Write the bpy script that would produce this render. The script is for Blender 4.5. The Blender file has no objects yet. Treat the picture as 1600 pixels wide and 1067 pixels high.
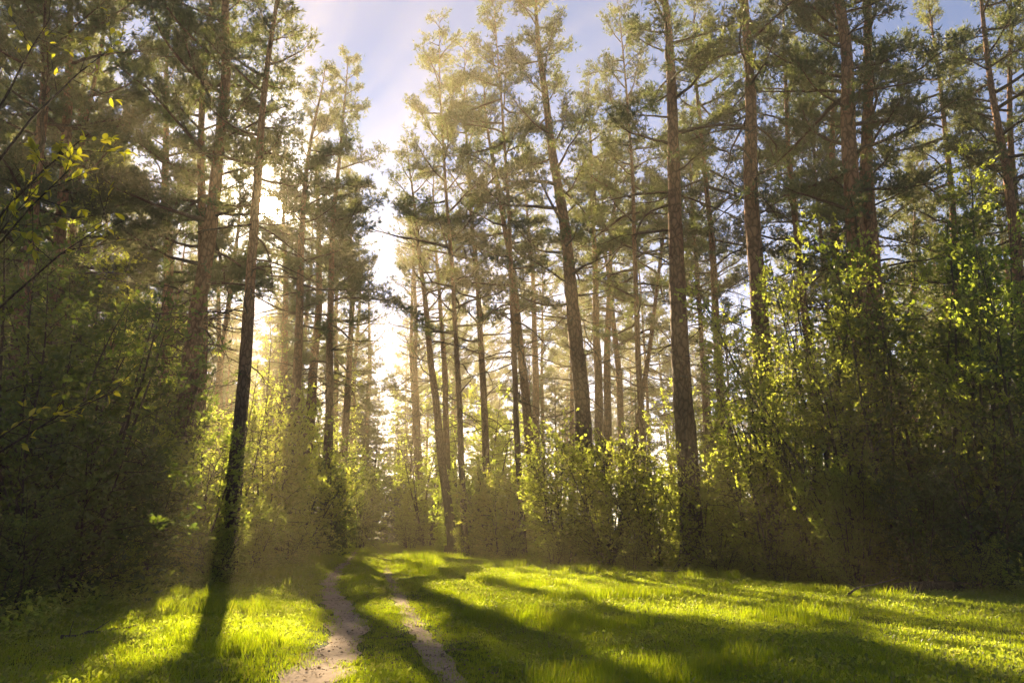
import bpy, math, random
import numpy as np
from mathutils import Vector

# ------------------------------------------------------------------ camera, sky, sun, exposure
scene = bpy.context.scene
C = scene.collection
CAM_H = 1.6
PITCH = math.radians(13.7)
FPX = 1187.0                                  # focal length in pixels of a 1600 px wide frame
cam_d = bpy.data.cameras.new('camera')
cam_d.sensor_width = 36.0
cam_d.lens = FPX / 1600 * 36
cam_d.clip_start = 0.1
cam_d.clip_end = 3000
cam = bpy.data.objects.new('camera', cam_d)
cam.location = (0, 0, CAM_H)
cam.rotation_euler = (math.pi / 2 + PITCH, 0, 0)
C.objects.link(cam)
scene.camera = cam

SUN_AZ = math.radians(-19.05)                  # from +Y, negative to the left
SUN_EL = math.radians(22.6)
SUN = np.array([math.sin(SUN_AZ) * math.cos(SUN_EL), math.cos(SUN_AZ) * math.cos(SUN_EL), math.sin(SUN_EL)])

world = bpy.data.worlds.new('World')
scene.world = world
world.use_nodes = True
nt = world.node_tree
nt.nodes.clear()
w_out = nt.nodes.new('ShaderNodeOutputWorld')
w_bg = nt.nodes.new('ShaderNodeBackground')
w_bg.inputs['Strength'].default_value = 0.05
sky = nt.nodes.new('ShaderNodeTexSky')
sky.sky_type = 'NISHITA'
sky.sun_disc = False
sky.sun_elevation = SUN_EL
sky.sun_rotation = SUN_AZ
sky.air_density = 0.45
sky.dust_density = 0.0
sky.ozone_density = 1.6
nt.links.new(sky.outputs[0], w_bg.inputs['Color'])
# the sun's own glare in the sky: a white core with a short warm aureole
w_tc = nt.nodes.new('ShaderNodeTexCoord')
w_dot = nt.nodes.new('ShaderNodeVectorMath'); w_dot.operation = 'DOT_PRODUCT'
w_dot.inputs[1].default_value = SUN.tolist()
nt.links.new(w_tc.outputs['Generated'], w_dot.inputs[0])
w_ac = nt.nodes.new('ShaderNodeMath'); w_ac.operation = 'ARCCOSINE'
nt.links.new(w_dot.outputs['Value'], w_ac.inputs[0])


def wmath(op, a, b):
    n = nt.nodes.new('ShaderNodeMath'); n.operation = op
    for i, s in enumerate((a, b)):
        if isinstance(s, (int, float)):
            n.inputs[i].default_value = s
        else:
            nt.links.new(s, n.inputs[i])
    return n.outputs[0]


ang = w_ac.outputs[0]
core = wmath('MULTIPLY', wmath('POWER', 2.718, wmath('MULTIPLY', wmath('POWER', wmath('DIVIDE', ang, 0.017), 6.0), -1.0)), 30.0)
aur = wmath('MULTIPLY', wmath('POWER', 2.718, wmath('MULTIPLY', wmath('DIVIDE', ang, 0.032), -1.0)), 3.0)
w_sum = wmath('ADD', core, aur)
w_bg2 = nt.nodes.new('ShaderNodeBackground')
w_bg2.inputs['Color'].default_value = (1.0, 0.86, 0.62, 1)
nt.links.new(w_sum, w_bg2.inputs['Strength'])
w_add = nt.nodes.new('ShaderNodeAddShader')
nt.links.new(w_bg.outputs[0], w_add.inputs[0])
nt.links.new(w_bg2.outputs[0], w_add.inputs[1])
nt.links.new(w_add.outputs[0], w_out.inputs['Surface'])

sun_d = bpy.data.lights.new('sun', 'SUN')
sun_d.energy = 5.0
sun_d.angle = math.radians(0.6)
sun_d.color = (1.0, 0.82, 0.52)
sun_o = bpy.data.objects.new('sun', sun_d)
sun_o.rotation_euler = Vector((-SUN[0], -SUN[1], -SUN[2])).to_track_quat('-Z', 'Y').to_euler()
sun_o.location = (-15, 45, 60)
C.objects.link(sun_o)

scene.view_settings.view_transform = 'Standard'
scene.view_settings.look = 'None'
scene.view_settings.gamma = 1.0
scene.view_settings.use_curve_mapping = False
EXPOSURE = 2.45
scene.view_settings.exposure = EXPOSURE
scene.render.engine = 'CYCLES'
cy = scene.cycles
cy.use_denoising = True
cy.max_bounces = 6
cy.diffuse_bounces = 4
cy.glossy_bounces = 1
cy.transmission_bounces = 2
cy.transparent_max_bounces = 4
cy.volume_bounces = 0
cy.sample_clamp_indirect = 4.0
cy.denoising_prefilter = 'ACCURATE'
cy.caustics_reflective = False
cy.caustics_refractive = False
HAZE_DENSITY = 0.0022
HAZE_G = 0.5
HAZE_COLOR = (1.0, 0.82, 0.54, 1)

# ------------------------------------------------------------------ picture <-> place
CP, SP = math.cos(PITCH), math.sin(PITCH)


def ray(u, v):
    x, y, z = u - 800.0, FPX, 533.5 - v
    return np.array([x, y * CP - z * SP, y * SP + z * CP])


def G(u, v):
    d = ray(u, v)
    t = -CAM_H / d[2]
    return np.array([d[0] * t, d[1] * t])


def AT(u, v, Y):
    d = ray(u, v)
    t = Y / d[1]
    return np.array([d[0] * t, Y, CAM_H + d[2] * t])


# ------------------------------------------------------------------ mesh helpers
class MB:
    """collects tubes, triangles and quads, and links them as ONE mesh object"""

    def __init__(self):
        self.v, self.q, self.t, self.tint, self.mq, self.mt = [], [], [], [], [], []
        self.n = 0

    def add(self, v, quads=None, tris=None, tint=None, mat=0):
        v = np.asarray(v, np.float32).reshape(-1, 3)
        self.v.append(v)
        self.tint.append(np.full(len(v), 0.5, np.float32) if tint is None else np.asarray(tint, np.float32))
        if quads is not None and len(quads):
            self.q.append(np.asarray(quads, np.int32) + self.n); self.mq.append(np.full(len(quads), mat, np.int32))
        if tris is not None and len(tris):
            self.t.append(np.asarray(tris, np.int32) + self.n); self.mt.append(np.full(len(tris), mat, np.int32))
        self.n += len(v)

    def tube(self, pts, rad, n=5, mat=0, cap=True):
        pts = np.asarray(pts, float)
        m = len(pts)
        d = np.gradient(pts, axis=0)
        d /= np.linalg.norm(d, axis=1)[:, None] + 1e-9
        ref = np.array([0.31, 0.17, 0.93]) if abs(d[0] @ np.array([0.31, 0.17, 0.93])) < 0.8 else np.array([0.9, -0.4, 0.1])
        a = np.cross(d, ref); a /= np.linalg.norm(a, axis=1)[:, None] + 1e-9
        b = np.cross(d, a)
        th = np.arange(n) / n * 2 * math.pi
        r = np.asarray(rad, float)
        r = r[:, None] if r.ndim == 1 else r
        ring = pts[:, None, :] + r[:, :, None] * (np.cos(th)[None, :, None] * a[:, None, :] + np.sin(th)[None, :, None] * b[:, None, :])
        i = np.arange(m - 1)[:, None] * n
        j = np.arange(n)[None, :]
        k = (np.arange(n)[None, :] + 1) % n
        q = np.stack([i + j, i + k, i + n + k, i + n + j], -1).reshape(-1, 4)
        v = ring.reshape(-1, 3)
        t = None
        if cap:
            v = np.vstack([v, pts[-1:], pts[:1]])
            t = [((m - 1) * n + x, (m - 1) * n + (x + 1) % n, m * n) for x in range(n)] + [((x + 1) % n, x, m * n + 1) for x in range(n)]
        self.add(v, q, t, None, mat)

    def mesh(self, name, mats, smooth=True):
        me = bpy.data.meshes.new(name)
        v = np.vstack(self.v) if self.v else np.zeros((0, 3), np.float32)
        q = np.vstack(self.q) if self.q else np.zeros((0, 4), np.int32)
        t = np.vstack(self.t) if self.t else np.zeros((0, 3), np.int32)
        me.vertices.add(len(v)); me.vertices.foreach_set('co', v.ravel())
        me.loops.add(len(q) * 4 + len(t) * 3)
        me.loops.foreach_set('vertex_index', np.concatenate([q.ravel(), t.ravel()]).astype(np.int32))
        me.polygons.add(len(q) + len(t))
        st = np.concatenate([np.arange(len(q)) * 4, len(q) * 4 + np.arange(len(t)) * 3]).astype(np.int32)
        me.polygons.foreach_set('loop_start', st)
        me.polygons.foreach_set('loop_total', np.concatenate([np.full(len(q), 4), np.full(len(t), 3)]).astype(np.int32))
        me.polygons.foreach_set('use_smooth', np.full(len(q) + len(t), smooth, bool))
        mats = mats if isinstance(mats, (list, tuple)) else [mats]
        for m in mats:
            me.materials.append(m)
        if len(mats) > 1:
            me.polygons.foreach_set('material_index', np.concatenate(self.mq + self.mt).astype(np.int32))
        at = me.attributes.new('tint', 'FLOAT', 'POINT')
        at.data.foreach_set('value', np.concatenate(self.tint) if self.tint else np.zeros(0, np.float32))
        me.update(calc_edges=True)
        return me


def link(name, me, parent=None):
    o = bpy.data.objects.new(name, me)
    C.objects.link(o)
    if parent is not None:
        o.parent = parent
    return o


def tag(o, label=None, cat=None, group=None, kind=None):
    for k, x in (('label', label), ('category', cat), ('group', group), ('kind', kind)):
        if x:
            o[k] = x
    return o


def thing(name, label, cat, loc, group=None, rot=(0, 0, 0), scale=1.0):
    o = bpy.data.objects.new(name, None)
    o.empty_display_size = 0.3
    C.objects.link(o)
    o.location = [float(a) for a in loc]
    o.rotation_euler = rot
    o.scale = (scale,) * 3 if isinstance(scale, (int, float)) else scale
    return tag(o, label, cat, group)


def unit(a):
    return a / (np.linalg.norm(a, axis=-1, keepdims=True) + 1e-9)


# ------------------------------------------------------------------ materials
def mat_new(name):
    m = bpy.data.materials.new(name)
    m.use_nodes = True
    t = m.node_tree
    t.nodes.clear()
    return m, t


def N(t, kind, **kw):
    n = t.nodes.new(kind)
    for k, x in kw.items():
        if k.startswith('i_'):
            n.inputs[k[2:]].default_value = x
        else:
            setattr(n, k, x)
    return n


def ramp(t, stops):
    r = t.nodes.new('ShaderNodeValToRGB')
    el = r.color_ramp.elements
    while len(el) < len(stops):
        el.new(0.5)
    for e, (p, c) in zip(el, stops):
        e.position = p
        e.color = (*c, 1)
    return r


def leaf_material(name, d_stops, t_stops, mixf=0.5, use_obj=0.4):
    """thin foliage: a diffuse face and light coming through, tinted leaf by leaf"""
    m, t = mat_new(name)
    out = N(t, 'ShaderNodeOutputMaterial')
    at = N(t, 'ShaderNodeAttribute', attribute_name='tint')
    oi = N(t, 'ShaderNodeObjectInfo')
    mx = N(t, 'ShaderNodeMix')
    mx.inputs[0].default_value = use_obj
    t.links.new(at.outputs['Fac'], mx.inputs[2]); t.links.new(oi.outputs['Random'], mx.inputs[3])
    rd, rt = ramp(t, d_stops), ramp(t, t_stops)
    t.links.new(mx.outputs[0], rd.inputs[0]); t.links.new(mx.outputs[0], rt.inputs[0])
    d = N(t, 'ShaderNodeBsdfDiffuse'); tr = N(t, 'ShaderNodeBsdfTranslucent')
    t.links.new(rd.outputs[0], d.inputs[0]); t.links.new(rt.outputs[0], tr.inputs[0])
    ms = N(t, 'ShaderNodeMixShader'); ms.inputs[0].default_value = mixf
    t.links.new(d.outputs[0], ms.inputs[1]); t.links.new(tr.outputs[0], ms.inputs[2])
    gl = N(t, 'ShaderNodeBsdfGlossy'); gl.inputs['Roughness'].default_value = 0.45
    gl.inputs['Color'].default_value = (0.8, 0.8, 0.8, 1)
    m2 = N(t, 'ShaderNodeMixShader'); m2.inputs[0].default_value = 0.04
    t.links.new(ms.outputs[0], m2.inputs[1]); t.links.new(gl.outputs[0], m2.inputs[2])
    t.links.new(m2.outputs[0], out.inputs['Surface'])
    return m


def bark_material(name, low, high, z0, z1, scale=1.0, bump=0.9):
    m, t = mat_new(name)
    out = N(t, 'ShaderNodeOutputMaterial')
    tc = N(t, 'ShaderNodeTexCoord')
    mp = N(t, 'ShaderNodeMapping'); mp.inputs['Scale'].default_value = (7.5 * scale, 7.5 * scale, 2.2 * scale)
    t.links.new(tc.outputs['Object'], mp.inputs[0])
    vo = N(t, 'ShaderNodeTexVoronoi', feature='DISTANCE_TO_EDGE'); vo.inputs['Scale'].default_value = 1.3
    no = N(t, 'ShaderNodeTexNoise'); no.inputs['Scale'].default_value = 1.1; no.inputs['Detail'].default_value = 6
    t.links.new(mp.outputs[0], no.inputs['Vector'])
    wv = N(t, 'ShaderNodeVectorMath', operation='ADD')
    t.links.new(mp.outputs[0], wv.inputs[0]); t.links.new(no.outputs['Color'], wv.inputs[1])
    t.links.new(wv.outputs[0], vo.inputs['Vector'])
    sep = N(t, 'ShaderNodeSeparateXYZ'); t.links.new(tc.outputs['Object'], sep.inputs[0])
    mr = N(t, 'ShaderNodeMapRange'); mr.inputs[1].default_value = z0; mr.inputs[2].default_value = z1
    t.links.new(sep.outputs[2], mr.inputs[0])
    ad = N(t, 'ShaderNodeMath', operation='ADD'); t.links.new(mr.outputs[0], ad.inputs[0])
    n2 = N(t, 'ShaderNodeMath', operation='MULTIPLY_ADD'); n2.inputs[1].default_value = 0.5; n2.inputs[2].default_value = -0.25
    t.links.new(no.outputs['Fac'], n2.inputs[0]); t.links.new(n2.outputs[0], ad.inputs[1])
    r = ramp(t, [(0.0, low), (0.55, [(a + b) / 2 for a, b in zip(low, high)]), (1.0, high)])
    t.links.new(ad.outputs[0], r.inputs[0])
    r2 = ramp(t, [(0.0, (0.35, 0.33, 0.32)), (0.18, (0.9, 0.9, 0.9)), (1.0, (1.15, 1.1, 1.05))])
    t.links.new(vo.outputs['Distance'], r2.inputs[0])
    mu = N(t, 'ShaderNodeMix', data_type='RGBA', blend_type='MULTIPLY'); mu.inputs[0].default_value = 1
    t.links.new(r.outputs[0], mu.inputs[6]); t.links.new(r2.outputs[0], mu.inputs[7])
    b = N(t, 'ShaderNodeBsdfPrincipled'); b.inputs['Roughness'].default_value = 0.9
    b.inputs['Specular IOR Level'].default_value = 0.15
    t.links.new(mu.outputs[2], b.inputs['Base Color'])
    bp = N(t, 'ShaderNodeBump'); bp.inputs['Strength'].default_value = bump; bp.inputs['Distance'].default_value = 0.09
    t.links.new(vo.outputs['Distance'], bp.inputs['Height']); t.links.new(bp.outputs[0], b.inputs['Normal'])
    t.links.new(b.outputs[0], out.inputs['Surface'])
    return m


M = {}
M['pine_bark'] = bark_material('pine_bark', (0.10, 0.074, 0.056), (0.36, 0.18, 0.09), 4, 13)
M['limb_bark'] = bark_material('limb_bark', (0.085, 0.06, 0.045), (0.15, 0.085, 0.05), 8, 22, 2.0, 0.3)
M['shrub_bark'] = bark_material('shrub_bark', (0.07, 0.055, 0.045), (0.10, 0.08, 0.06), 0, 8, 2.5, 0.3)
M['dead_wood'] = bark_material('dead_wood', (0.20, 0.16, 0.12), (0.28, 0.24, 0.19), 0, 3, 2.0, 0.4)
M['log_bark'] = bark_material('log_bark', (0.07, 0.05, 0.035), (0.11, 0.08, 0.05), 0, 3, 1.2, 0.8)
M['needles'] = leaf_material('needles', [(0, (0.025, 0.042, 0.018)), (0.6, (0.045, 0.068, 0.025)), (1, (0.085, 0.095, 0.03))],
                             [(0, (0.10, 0.135, 0.03)), (0.6, (0.20, 0.22, 0.05)), (1, (0.34, 0.31, 0.08))], 0.5)
M['spruce_needles'] = leaf_material('spruce_needles', [(0, (0.022, 0.04, 0.016)), (1, (0.06, 0.075, 0.022))],
                                    [(0, (0.06, 0.09, 0.02)), (1, (0.15, 0.15, 0.03))], 0.4)
M['leaf'] = leaf_material('leaf', [(0, (0.055, 0.09, 0.014)), (0.6, (0.10, 0.13, 0.022)), (1, (0.17, 0.165, 0.035))],
                          [(0, (0.34, 0.46, 0.035)), (0.6, (0.58, 0.62, 0.07)), (1, (0.78, 0.70, 0.12))], 0.72)
M['shade_dark_leaf'] = leaf_material('shade_dark_leaf', [(0, (0.022, 0.045, 0.014)), (0.6, (0.04, 0.066, 0.016)), (1, (0.075, 0.09, 0.02))],  # darker species, with the shade of the left and right borders put into its colour
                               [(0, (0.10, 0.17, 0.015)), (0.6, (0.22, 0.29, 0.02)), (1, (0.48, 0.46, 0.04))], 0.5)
M['big_leaf'] = leaf_material('big_leaf', [(0, (0.04, 0.085, 0.014)), (1, (0.11, 0.13, 0.02))],
                              [(0, (0.20, 0.30, 0.012)), (1, (0.72, 0.62, 0.02))], 0.65)
M['grass'] = leaf_material('grass', [(0, (0.045, 0.085, 0.008)), (0.65, (0.085, 0.12, 0.010)), (1, (0.17, 0.15, 0.04))],
                           [(0, (0.36, 0.52, 0.006)), (0.65, (0.60, 0.68, 0.008)), (1, (0.72, 0.62, 0.04))], 0.66)
M['litter'] = leaf_material('litter', [(0, (0.16, 0.10, 0.055)), (0.6, (0.30, 0.21, 0.12)), (1, (0.48, 0.38, 0.26))],
                            [(0, (0.08, 0.05, 0.02)), (1, (0.15, 0.1, 0.05))], 0.15)


def soil_material(name, stops, grain, wet=0.5):
    m, t = mat_new(name)
    out = N(t, 'ShaderNodeOutputMaterial')
    tc = N(t, 'ShaderNodeTexCoord')
    n1 = N(t, 'ShaderNodeTexNoise'); n1.inputs['Scale'].default_value = 0.55; n1.inputs['Detail'].default_value = 8; n1.inputs['Roughness'].default_value = 0.7
    n2 = N(t, 'ShaderNodeTexNoise'); n2.inputs['Scale'].default_value = grain; n2.inputs['Detail'].default_value = 6; n2.inputs['Roughness'].default_value = 0.75
    for n in (n1, n2):
        t.links.new(tc.outputs['Object'], n.inputs['Vector'])
    mx = N(t, 'ShaderNodeMix'); mx.inputs[0].default_value = wet
    t.links.new(n1.outputs['Fac'], mx.inputs[2]); t.links.new(n2.outputs['Fac'], mx.inputs[3])
    r = ramp(t, stops); t.links.new(mx.outputs[0], r.inputs[0])
    b = N(t, 'ShaderNodeBsdfPrincipled'); b.inputs['Roughness'].default_value = 0.95; b.inputs['Specular IOR Level'].default_value = 0.1
    t.links.new(r.outputs[0], b.inputs['Base Color'])
    bp = N(t, 'ShaderNodeBump'); bp.inputs['Strength'].default_value = 0.35; bp.inputs['Distance'].default_value = 0.015
    t.links.new(n2.outputs['Fac'], bp.inputs['Height']); t.links.new(bp.outputs[0], b.inputs['Normal'])
    t.links.new(b.outputs[0], out.inputs['Surface'])
    return m


M['soil'] = soil_material('soil', [(0.32, (0.03, 0.024, 0.014)), (0.46, (0.045, 0.055, 0.016)), (0.58, (0.075, 0.085, 0.022)), (0.72, (0.14, 0.11, 0.055))], 9)
M['dirt'] = soil_material('dirt', [(0.3, (0.25, 0.165, 0.105)), (0.45, (0.40, 0.275, 0.185)), (0.58, (0.50, 0.36, 0.255)), (0.75, (0.58, 0.44, 0.33))], 14, 0.6)

# ------------------------------------------------------------------ ground and the two wheel tracks
TR_L = [(420, 1100), (470, 1067), (497, 1045), (527, 1015), (545, 985), (540, 955), (518, 925), (515, 905), (530, 887), (548, 872), (556, 860), (563, 850), (568, 843)]
TR_R = [(740, 1110), (712, 1067), (690, 1030), (668, 1000), (648, 968), (628, 935), (612, 908), (604, 888), (600, 872), (594, 860), (588, 850), (585, 843)]


def track_curve(px):
    p = np.array([G(*a) for a in px])
    y = np.concatenate([[-20.0, 3.0], p[:, 1], [p[-1, 1] + 60, 420]])
    x = p[:, 0]
    s = (x[1] - x[0]) / (p[1, 1] - p[0, 1])
    x = np.concatenate([[x[0] + s * (3 - p[0, 1]) * 0.5] * 2, x, [x[-1] - 0.164 * 60, x[-1] - 0.164 * (420 - p[-1, 1])]])
    ys = np.arange(-20, 420, 0.25)
    xs = np.interp(ys, y, x)
    k = np.hanning(15); k /= k.sum()
    xs2 = np.convolve(np.pad(xs, 7, mode='edge'), k, 'valid')
    return ys, xs2


TLY, TLX = track_curve(TR_L)
TRY, TRX = track_curve(TR_R)


def track_dist(x, y):
    return np.abs(x - np.interp(y, TLY, TLX)), np.abs(x - np.interp(y, TRY, TRX))


def gz(x, y):
    x, y = np.asarray(x, float), np.asarray(y, float)
    z = 0.05 * np.sin(0.31 * x + 0.4) * np.cos(0.27 * y) + 0.035 * np.sin(0.83 * x + 0.45 * y) + 0.02 * np.sin(1.9 * x - 1.3 * y + 1)
    z = z + 0.012 * np.sin(4.1 * x + 2.2 * y) * np.cos(3.3 * y - 1.1 * x)
    dl, dr = track_dist(x, y)
    m = np.exp(-(dl / 0.55) ** 2) + np.exp(-(dr / 0.5) ** 2)
    z = z * (1 - 0.7 * np.clip(m, 0, 1)) - 0.07 * m
    return z


def grid_axis(lo, hi, step, far_lo, far_hi):
    a = list(np.arange(lo, hi + 1e-6, step))
    s, x = step, hi
    while x < far_hi:
        s *= 1.18; x += s; a.append(x)
    s, x = step, lo
    while x > far_lo:
        s *= 1.18; x -= s; a.insert(0, x)
    return np.array(a)


gx = grid_axis(-14, 18, 0.2, -380, 380)
gy = grid_axis(4, 40, 0.2, -60, 430)
X, Y = np.meshgrid(gx, gy)
mb = MB()
nx, ny = len(gx), len(gy)
ii, jj = np.meshgrid(np.arange(nx - 1), np.arange(ny - 1))
q = np.stack([jj * nx + ii, jj * nx + ii + 1, (jj + 1) * nx + ii + 1, (jj + 1) * nx + ii], -1).reshape(-1, 4)
mb.add(np.stack([X, Y, gz(X, Y)], -1).reshape(-1, 3), q)
tag(link('ground', mb.mesh('ground', M['soil'])), kind='structure')


def dirt_track(ty, tx, half, seed):
    rng = np.random.default_rng(seed)
    sel = (ty > 3) & (ty < 130)
    ys, xs = ty[sel], tx[sel]
    n = len(ys)
    ph = rng.uniform(0, 6, 6)
    wl = half * (1 + 0.22 * np.sin(ys * 1.7 + ph[0]) + 0.18 * np.sin(ys * 4.3 + ph[1]) + 0.1 * rng.normal(size=n))
    wr = half * (1 + 0.22 * np.sin(ys * 1.4 + ph[2]) + 0.18 * np.sin(ys * 4.9 + ph[3]) + 0.1 * rng.normal(size=n))
    fade = np.interp(ys, [3, 15, 30, 60, 130], [1.1, 1, 0.85, 0.6, 0.4])
    u = np.linspace(-1, 1, 9)
    xx = xs[:, None] + np.where(u < 0, u * (wl * fade)[:, None], u * (wr * fade)[:, None])
    yy = np.repeat(ys[:, None], 9, 1)
    zz = gz(xx, yy) + 0.012 + 0.012 * (1 - u ** 2)[None, :]
    m = MB()
    i, j = np.meshgrid(np.arange(8), np.arange(n - 1))
    m.add(np.stack([xx, yy, zz], -1).reshape(-1, 3), np.stack([j * 9 + i, j * 9 + i + 1, (j + 1) * 9 + i + 1, (j + 1) * 9 + i], -1).reshape(-1, 4))
    return tag(link('dirt_track', m.mesh('dirt_track', M['dirt'])), kind='structure')


dirt_track(TLY, TLX, 0.30, 1)
dirt_track(TRY, TRX, 0.17, 2)


# ------------------------------------------------------------------ gaps in the crowns: places on the ground and in the shrubs that the sun reaches
SUNLIT = [[(395, 1075), (355, 1020), (372, 945), (440, 915), (492, 945), (506, 985), (500, 1020), (440, 1075)],
          [(225, 965), (250, 935), (330, 930), (335, 962)],
          [(430, 1080), (500, 1012), (515, 965), (568, 985), (575, 1012), (545, 1080)],
          [(555, 945), (610, 928), (700, 930), (675, 995), (610, 965)],
          [(560, 893), (575, 868), (690, 872), (700, 890), (620, 893)],
          [(640, 925), (760, 893), (1000, 885), (1200, 900), (1420, 928), (1640, 962), (1640, 1005), (1450, 985), (1200, 962), (1000, 950), (850, 975), (760, 985), (690, 952)],
          [(515, 1080), (580, 1000), (650, 1040), (675, 1080)],
          [(840, 1080), (900, 1022), (1020, 1040), (1100, 1080)]]
LITBALL = [(AT(u, v, d), r) for u, v, d, r in [
    (930, 710, 32, 1.5), (870, 720, 34, 1.5), (850, 780, 34, 1.2), (1010, 740, 30, 1.4), (950, 790, 31, 1.2), (1190, 560, 25.5, 1.4), (1180, 680, 25, 1.4), (1225, 790, 24, 1.4), (1250, 470, 25, 1.4),
    (1310, 480, 24, 1.4), (1320, 640, 23.5, 1.2), (395, 650, 31, 1.2), (400, 800, 27, 1.1), (340, 640, 28, 1.2), (570, 770, 60, 1.6), (660, 720, 54, 1.8), (760, 720, 45, 1.6), (700, 640, 55, 1.8),
    (790, 640, 45, 1.6), (100, 230, 6.4, 0.75), (1560, 290, 28, 1.2), (860, 300, 38, 1.5), (1050, 480, 30, 1.0), (760, 250, 42, 1.8), (680, 380, 46, 1.5)]]
LITBALL += [(AT(u, v, d), r) for u, v, d, r in [
    (1160, 620, 26, 0.9), (1170, 750, 25, 0.9), (1210, 700, 24.5, 0.9), (1240, 620, 24.5, 0.9), (1265, 710, 24, 0.8), (1280, 560, 24, 0.9), (1265, 810, 23.5, 0.7), (1330, 410, 24, 0.8), (1210, 500, 25.5, 0.9),
    (900, 690, 33, 0.9), (930, 760, 31.5, 0.9), (980, 700, 31, 0.9), (830, 720, 34, 0.9), (990, 790, 30.5, 0.8), (900, 820, 33, 0.8), (1040, 710, 30, 0.8)]]
LITBALL += [(AT(u, v, d), r) for u, v, d, r in [(880, 800, 33, 1.1), (940, 830, 31, 1.1), (1000, 815, 30, 1.1), (830, 800, 35, 1.2), (1200, 840, 24, 0.9), (1290, 790, 23.4, 0.9), (1240, 720, 24, 0.9), (590, 800, 75, 1.5)]]
LITBALL += [(AT(u, v, d), r) for u, v, d, r in [(720, 400, 30, 1.5), (850, 300, 27, 1.4), (800, 520, 29, 1.5), (660, 600, 38, 1.5), (900, 600, 26, 1.3), (760, 640, 32, 1.4)]]
fl_rng = np.random.default_rng(21)
FLECKS = []
for u0, u1, v0, v1, d0, d1, cnt in ((1370, 1590, 480, 890, 20.5, 23, 34), (40, 330, 520, 900, 14, 24, 34), (170, 300, 120, 420, 27, 32, 12), (1150, 1350, 420, 880, 22.5, 25, 16), (1380, 1580, 290, 420, 23, 29, 8)):
    for _ in range(cnt):
        FLECKS.append((AT(fl_rng.uniform(u0, u1), fl_rng.uniform(v0, v1), fl_rng.uniform(d0, d1)), fl_rng.uniform(0.2, 0.45)))
LITBALL.append((np.array([0.0, 0.0, CAM_H]), 0.65))          # the sun itself is seen between the branches


def to_px(x, y, z):
    dz = z - CAM_H
    f = np.maximum(y * CP + dz * SP, 0.01)
    return 800 + FPX * x / f, 533.5 - FPX * (-y * SP + dz * CP) / f


def in_poly(u, v, poly):
    c = np.zeros(len(u), bool)
    n = len(poly)
    for i in range(n):
        (x1, y1), (x2, y2) = poly[i], poly[(i + 1) % n]
        if y1 == y2:
            continue
        c ^= ((y1 > v) != (y2 > v)) & (u < (x2 - x1) * (v - y1) / (y2 - y1) + x1)
    return c


def in_fleck(w, tmin=0.5):
    hit = np.zeros(len(w), bool)
    for P, r in FLECKS:
        d = w - P
        t = d @ SUN
        hit |= (np.linalg.norm(d - t[:, None] * SUN, axis=1) < r) & (t > tmin)
    return hit


def in_light(w, tmin=1.6):
    """which of these points stand between the sun and a place that is seen lit"""
    g = w - SUN[None, :] * (w[:, 2] / SUN[2])[:, None]
    u, v = to_px(g[:, 0], g[:, 1], 0.0)
    ok = (g[:, 1] > 5) & (w[:, 2] > 0.4)
    hit = np.zeros(len(w), bool)
    for p in SUNLIT:
        hit |= in_poly(u, v, p) & ok
    for P, r in LITBALL:
        d = w - P
        t = d @ SUN
        hit |= (np.linalg.norm(d - t[:, None] * SUN, axis=1) < r) & (t > tmin)
    return hit


def world_points(c, base, lean, rz, s):
    cz, sz = math.cos(rz), math.sin(rz)
    c = c * np.asarray(s)
    p = np.stack([c[:, 0] * cz - c[:, 1] * sz, c[:, 0] * sz + c[:, 1] * cz, c[:, 2]], -1)
    cx, sx = math.cos(lean[0]), math.sin(lean[0])
    p = np.stack([p[:, 0], p[:, 1] * cx - p[:, 2] * sx, p[:, 1] * sx + p[:, 2] * cx], -1)
    cy_, sy = math.cos(lean[1]), math.sin(lean[1])
    p = np.stack([p[:, 0] * cy_ + p[:, 2] * sy, p[:, 1], -p[:, 0] * sy + p[:, 2] * cy_], -1)
    return p + np.array([base[0], base[1], 0.0])


# ------------------------------------------------------------------ pines
def limb_path(rng, p0, az, el, L, n, droop, upturn, wob):
    d = np.array([math.cos(az) * math.cos(el), math.sin(az) * math.cos(el), math.sin(el)])
    pts = [np.array(p0, float)]
    for i in range(n):
        s = i / max(1, n - 1)
        d = d + rng.normal(0, wob, 3) + np.array([0, 0, -droop * (1 - s) + upturn * s])
        d /= np.linalg.norm(d)
        pts.append(pts[-1] + d * L / n)
    return np.array(pts)


def at_path(p, s):
    x = s * (len(p) - 1)
    i = min(int(x), len(p) - 2)
    f = x - i
    return p[i] * (1 - f) + p[i + 1] * f, unit(p[i + 1] - p[i])


def blades(mb, rng, c, d, k, length, width, spread=0.8, up=0.25, mat=0):
    """needle bundles: k narrow triangles fanned from each centre"""
    n = len(c)
    dirs = unit(d[:, None, :] * 0.55 + rng.normal(0, spread, (n, k, 3)) * 0.7 + np.array([0, 0, up]))
    side = unit(np.cross(dirs, rng.normal(size=(n, k, 3))))
    ln = rng.uniform(0.7, 1.2, (n, k, 1)) * length
    w = rng.uniform(0.7, 1.2, (n, k, 1)) * width
    b = c[:, None, :] + dirs * ln * 0.08
    v = np.stack([b - side * w * 0.5, b + side * w * 0.5, b + dirs * ln], 2).reshape(-1, 3)
    t = np.arange(n * k * 3).reshape(-1, 3)
    tint = np.repeat(np.clip(rng.normal(0.45, 0.2, (n, 1)) + rng.normal(0, 0.12, (n, k)), 0, 1).reshape(-1), 3)
    mb.add(v, None, t, tint, mat)


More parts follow.
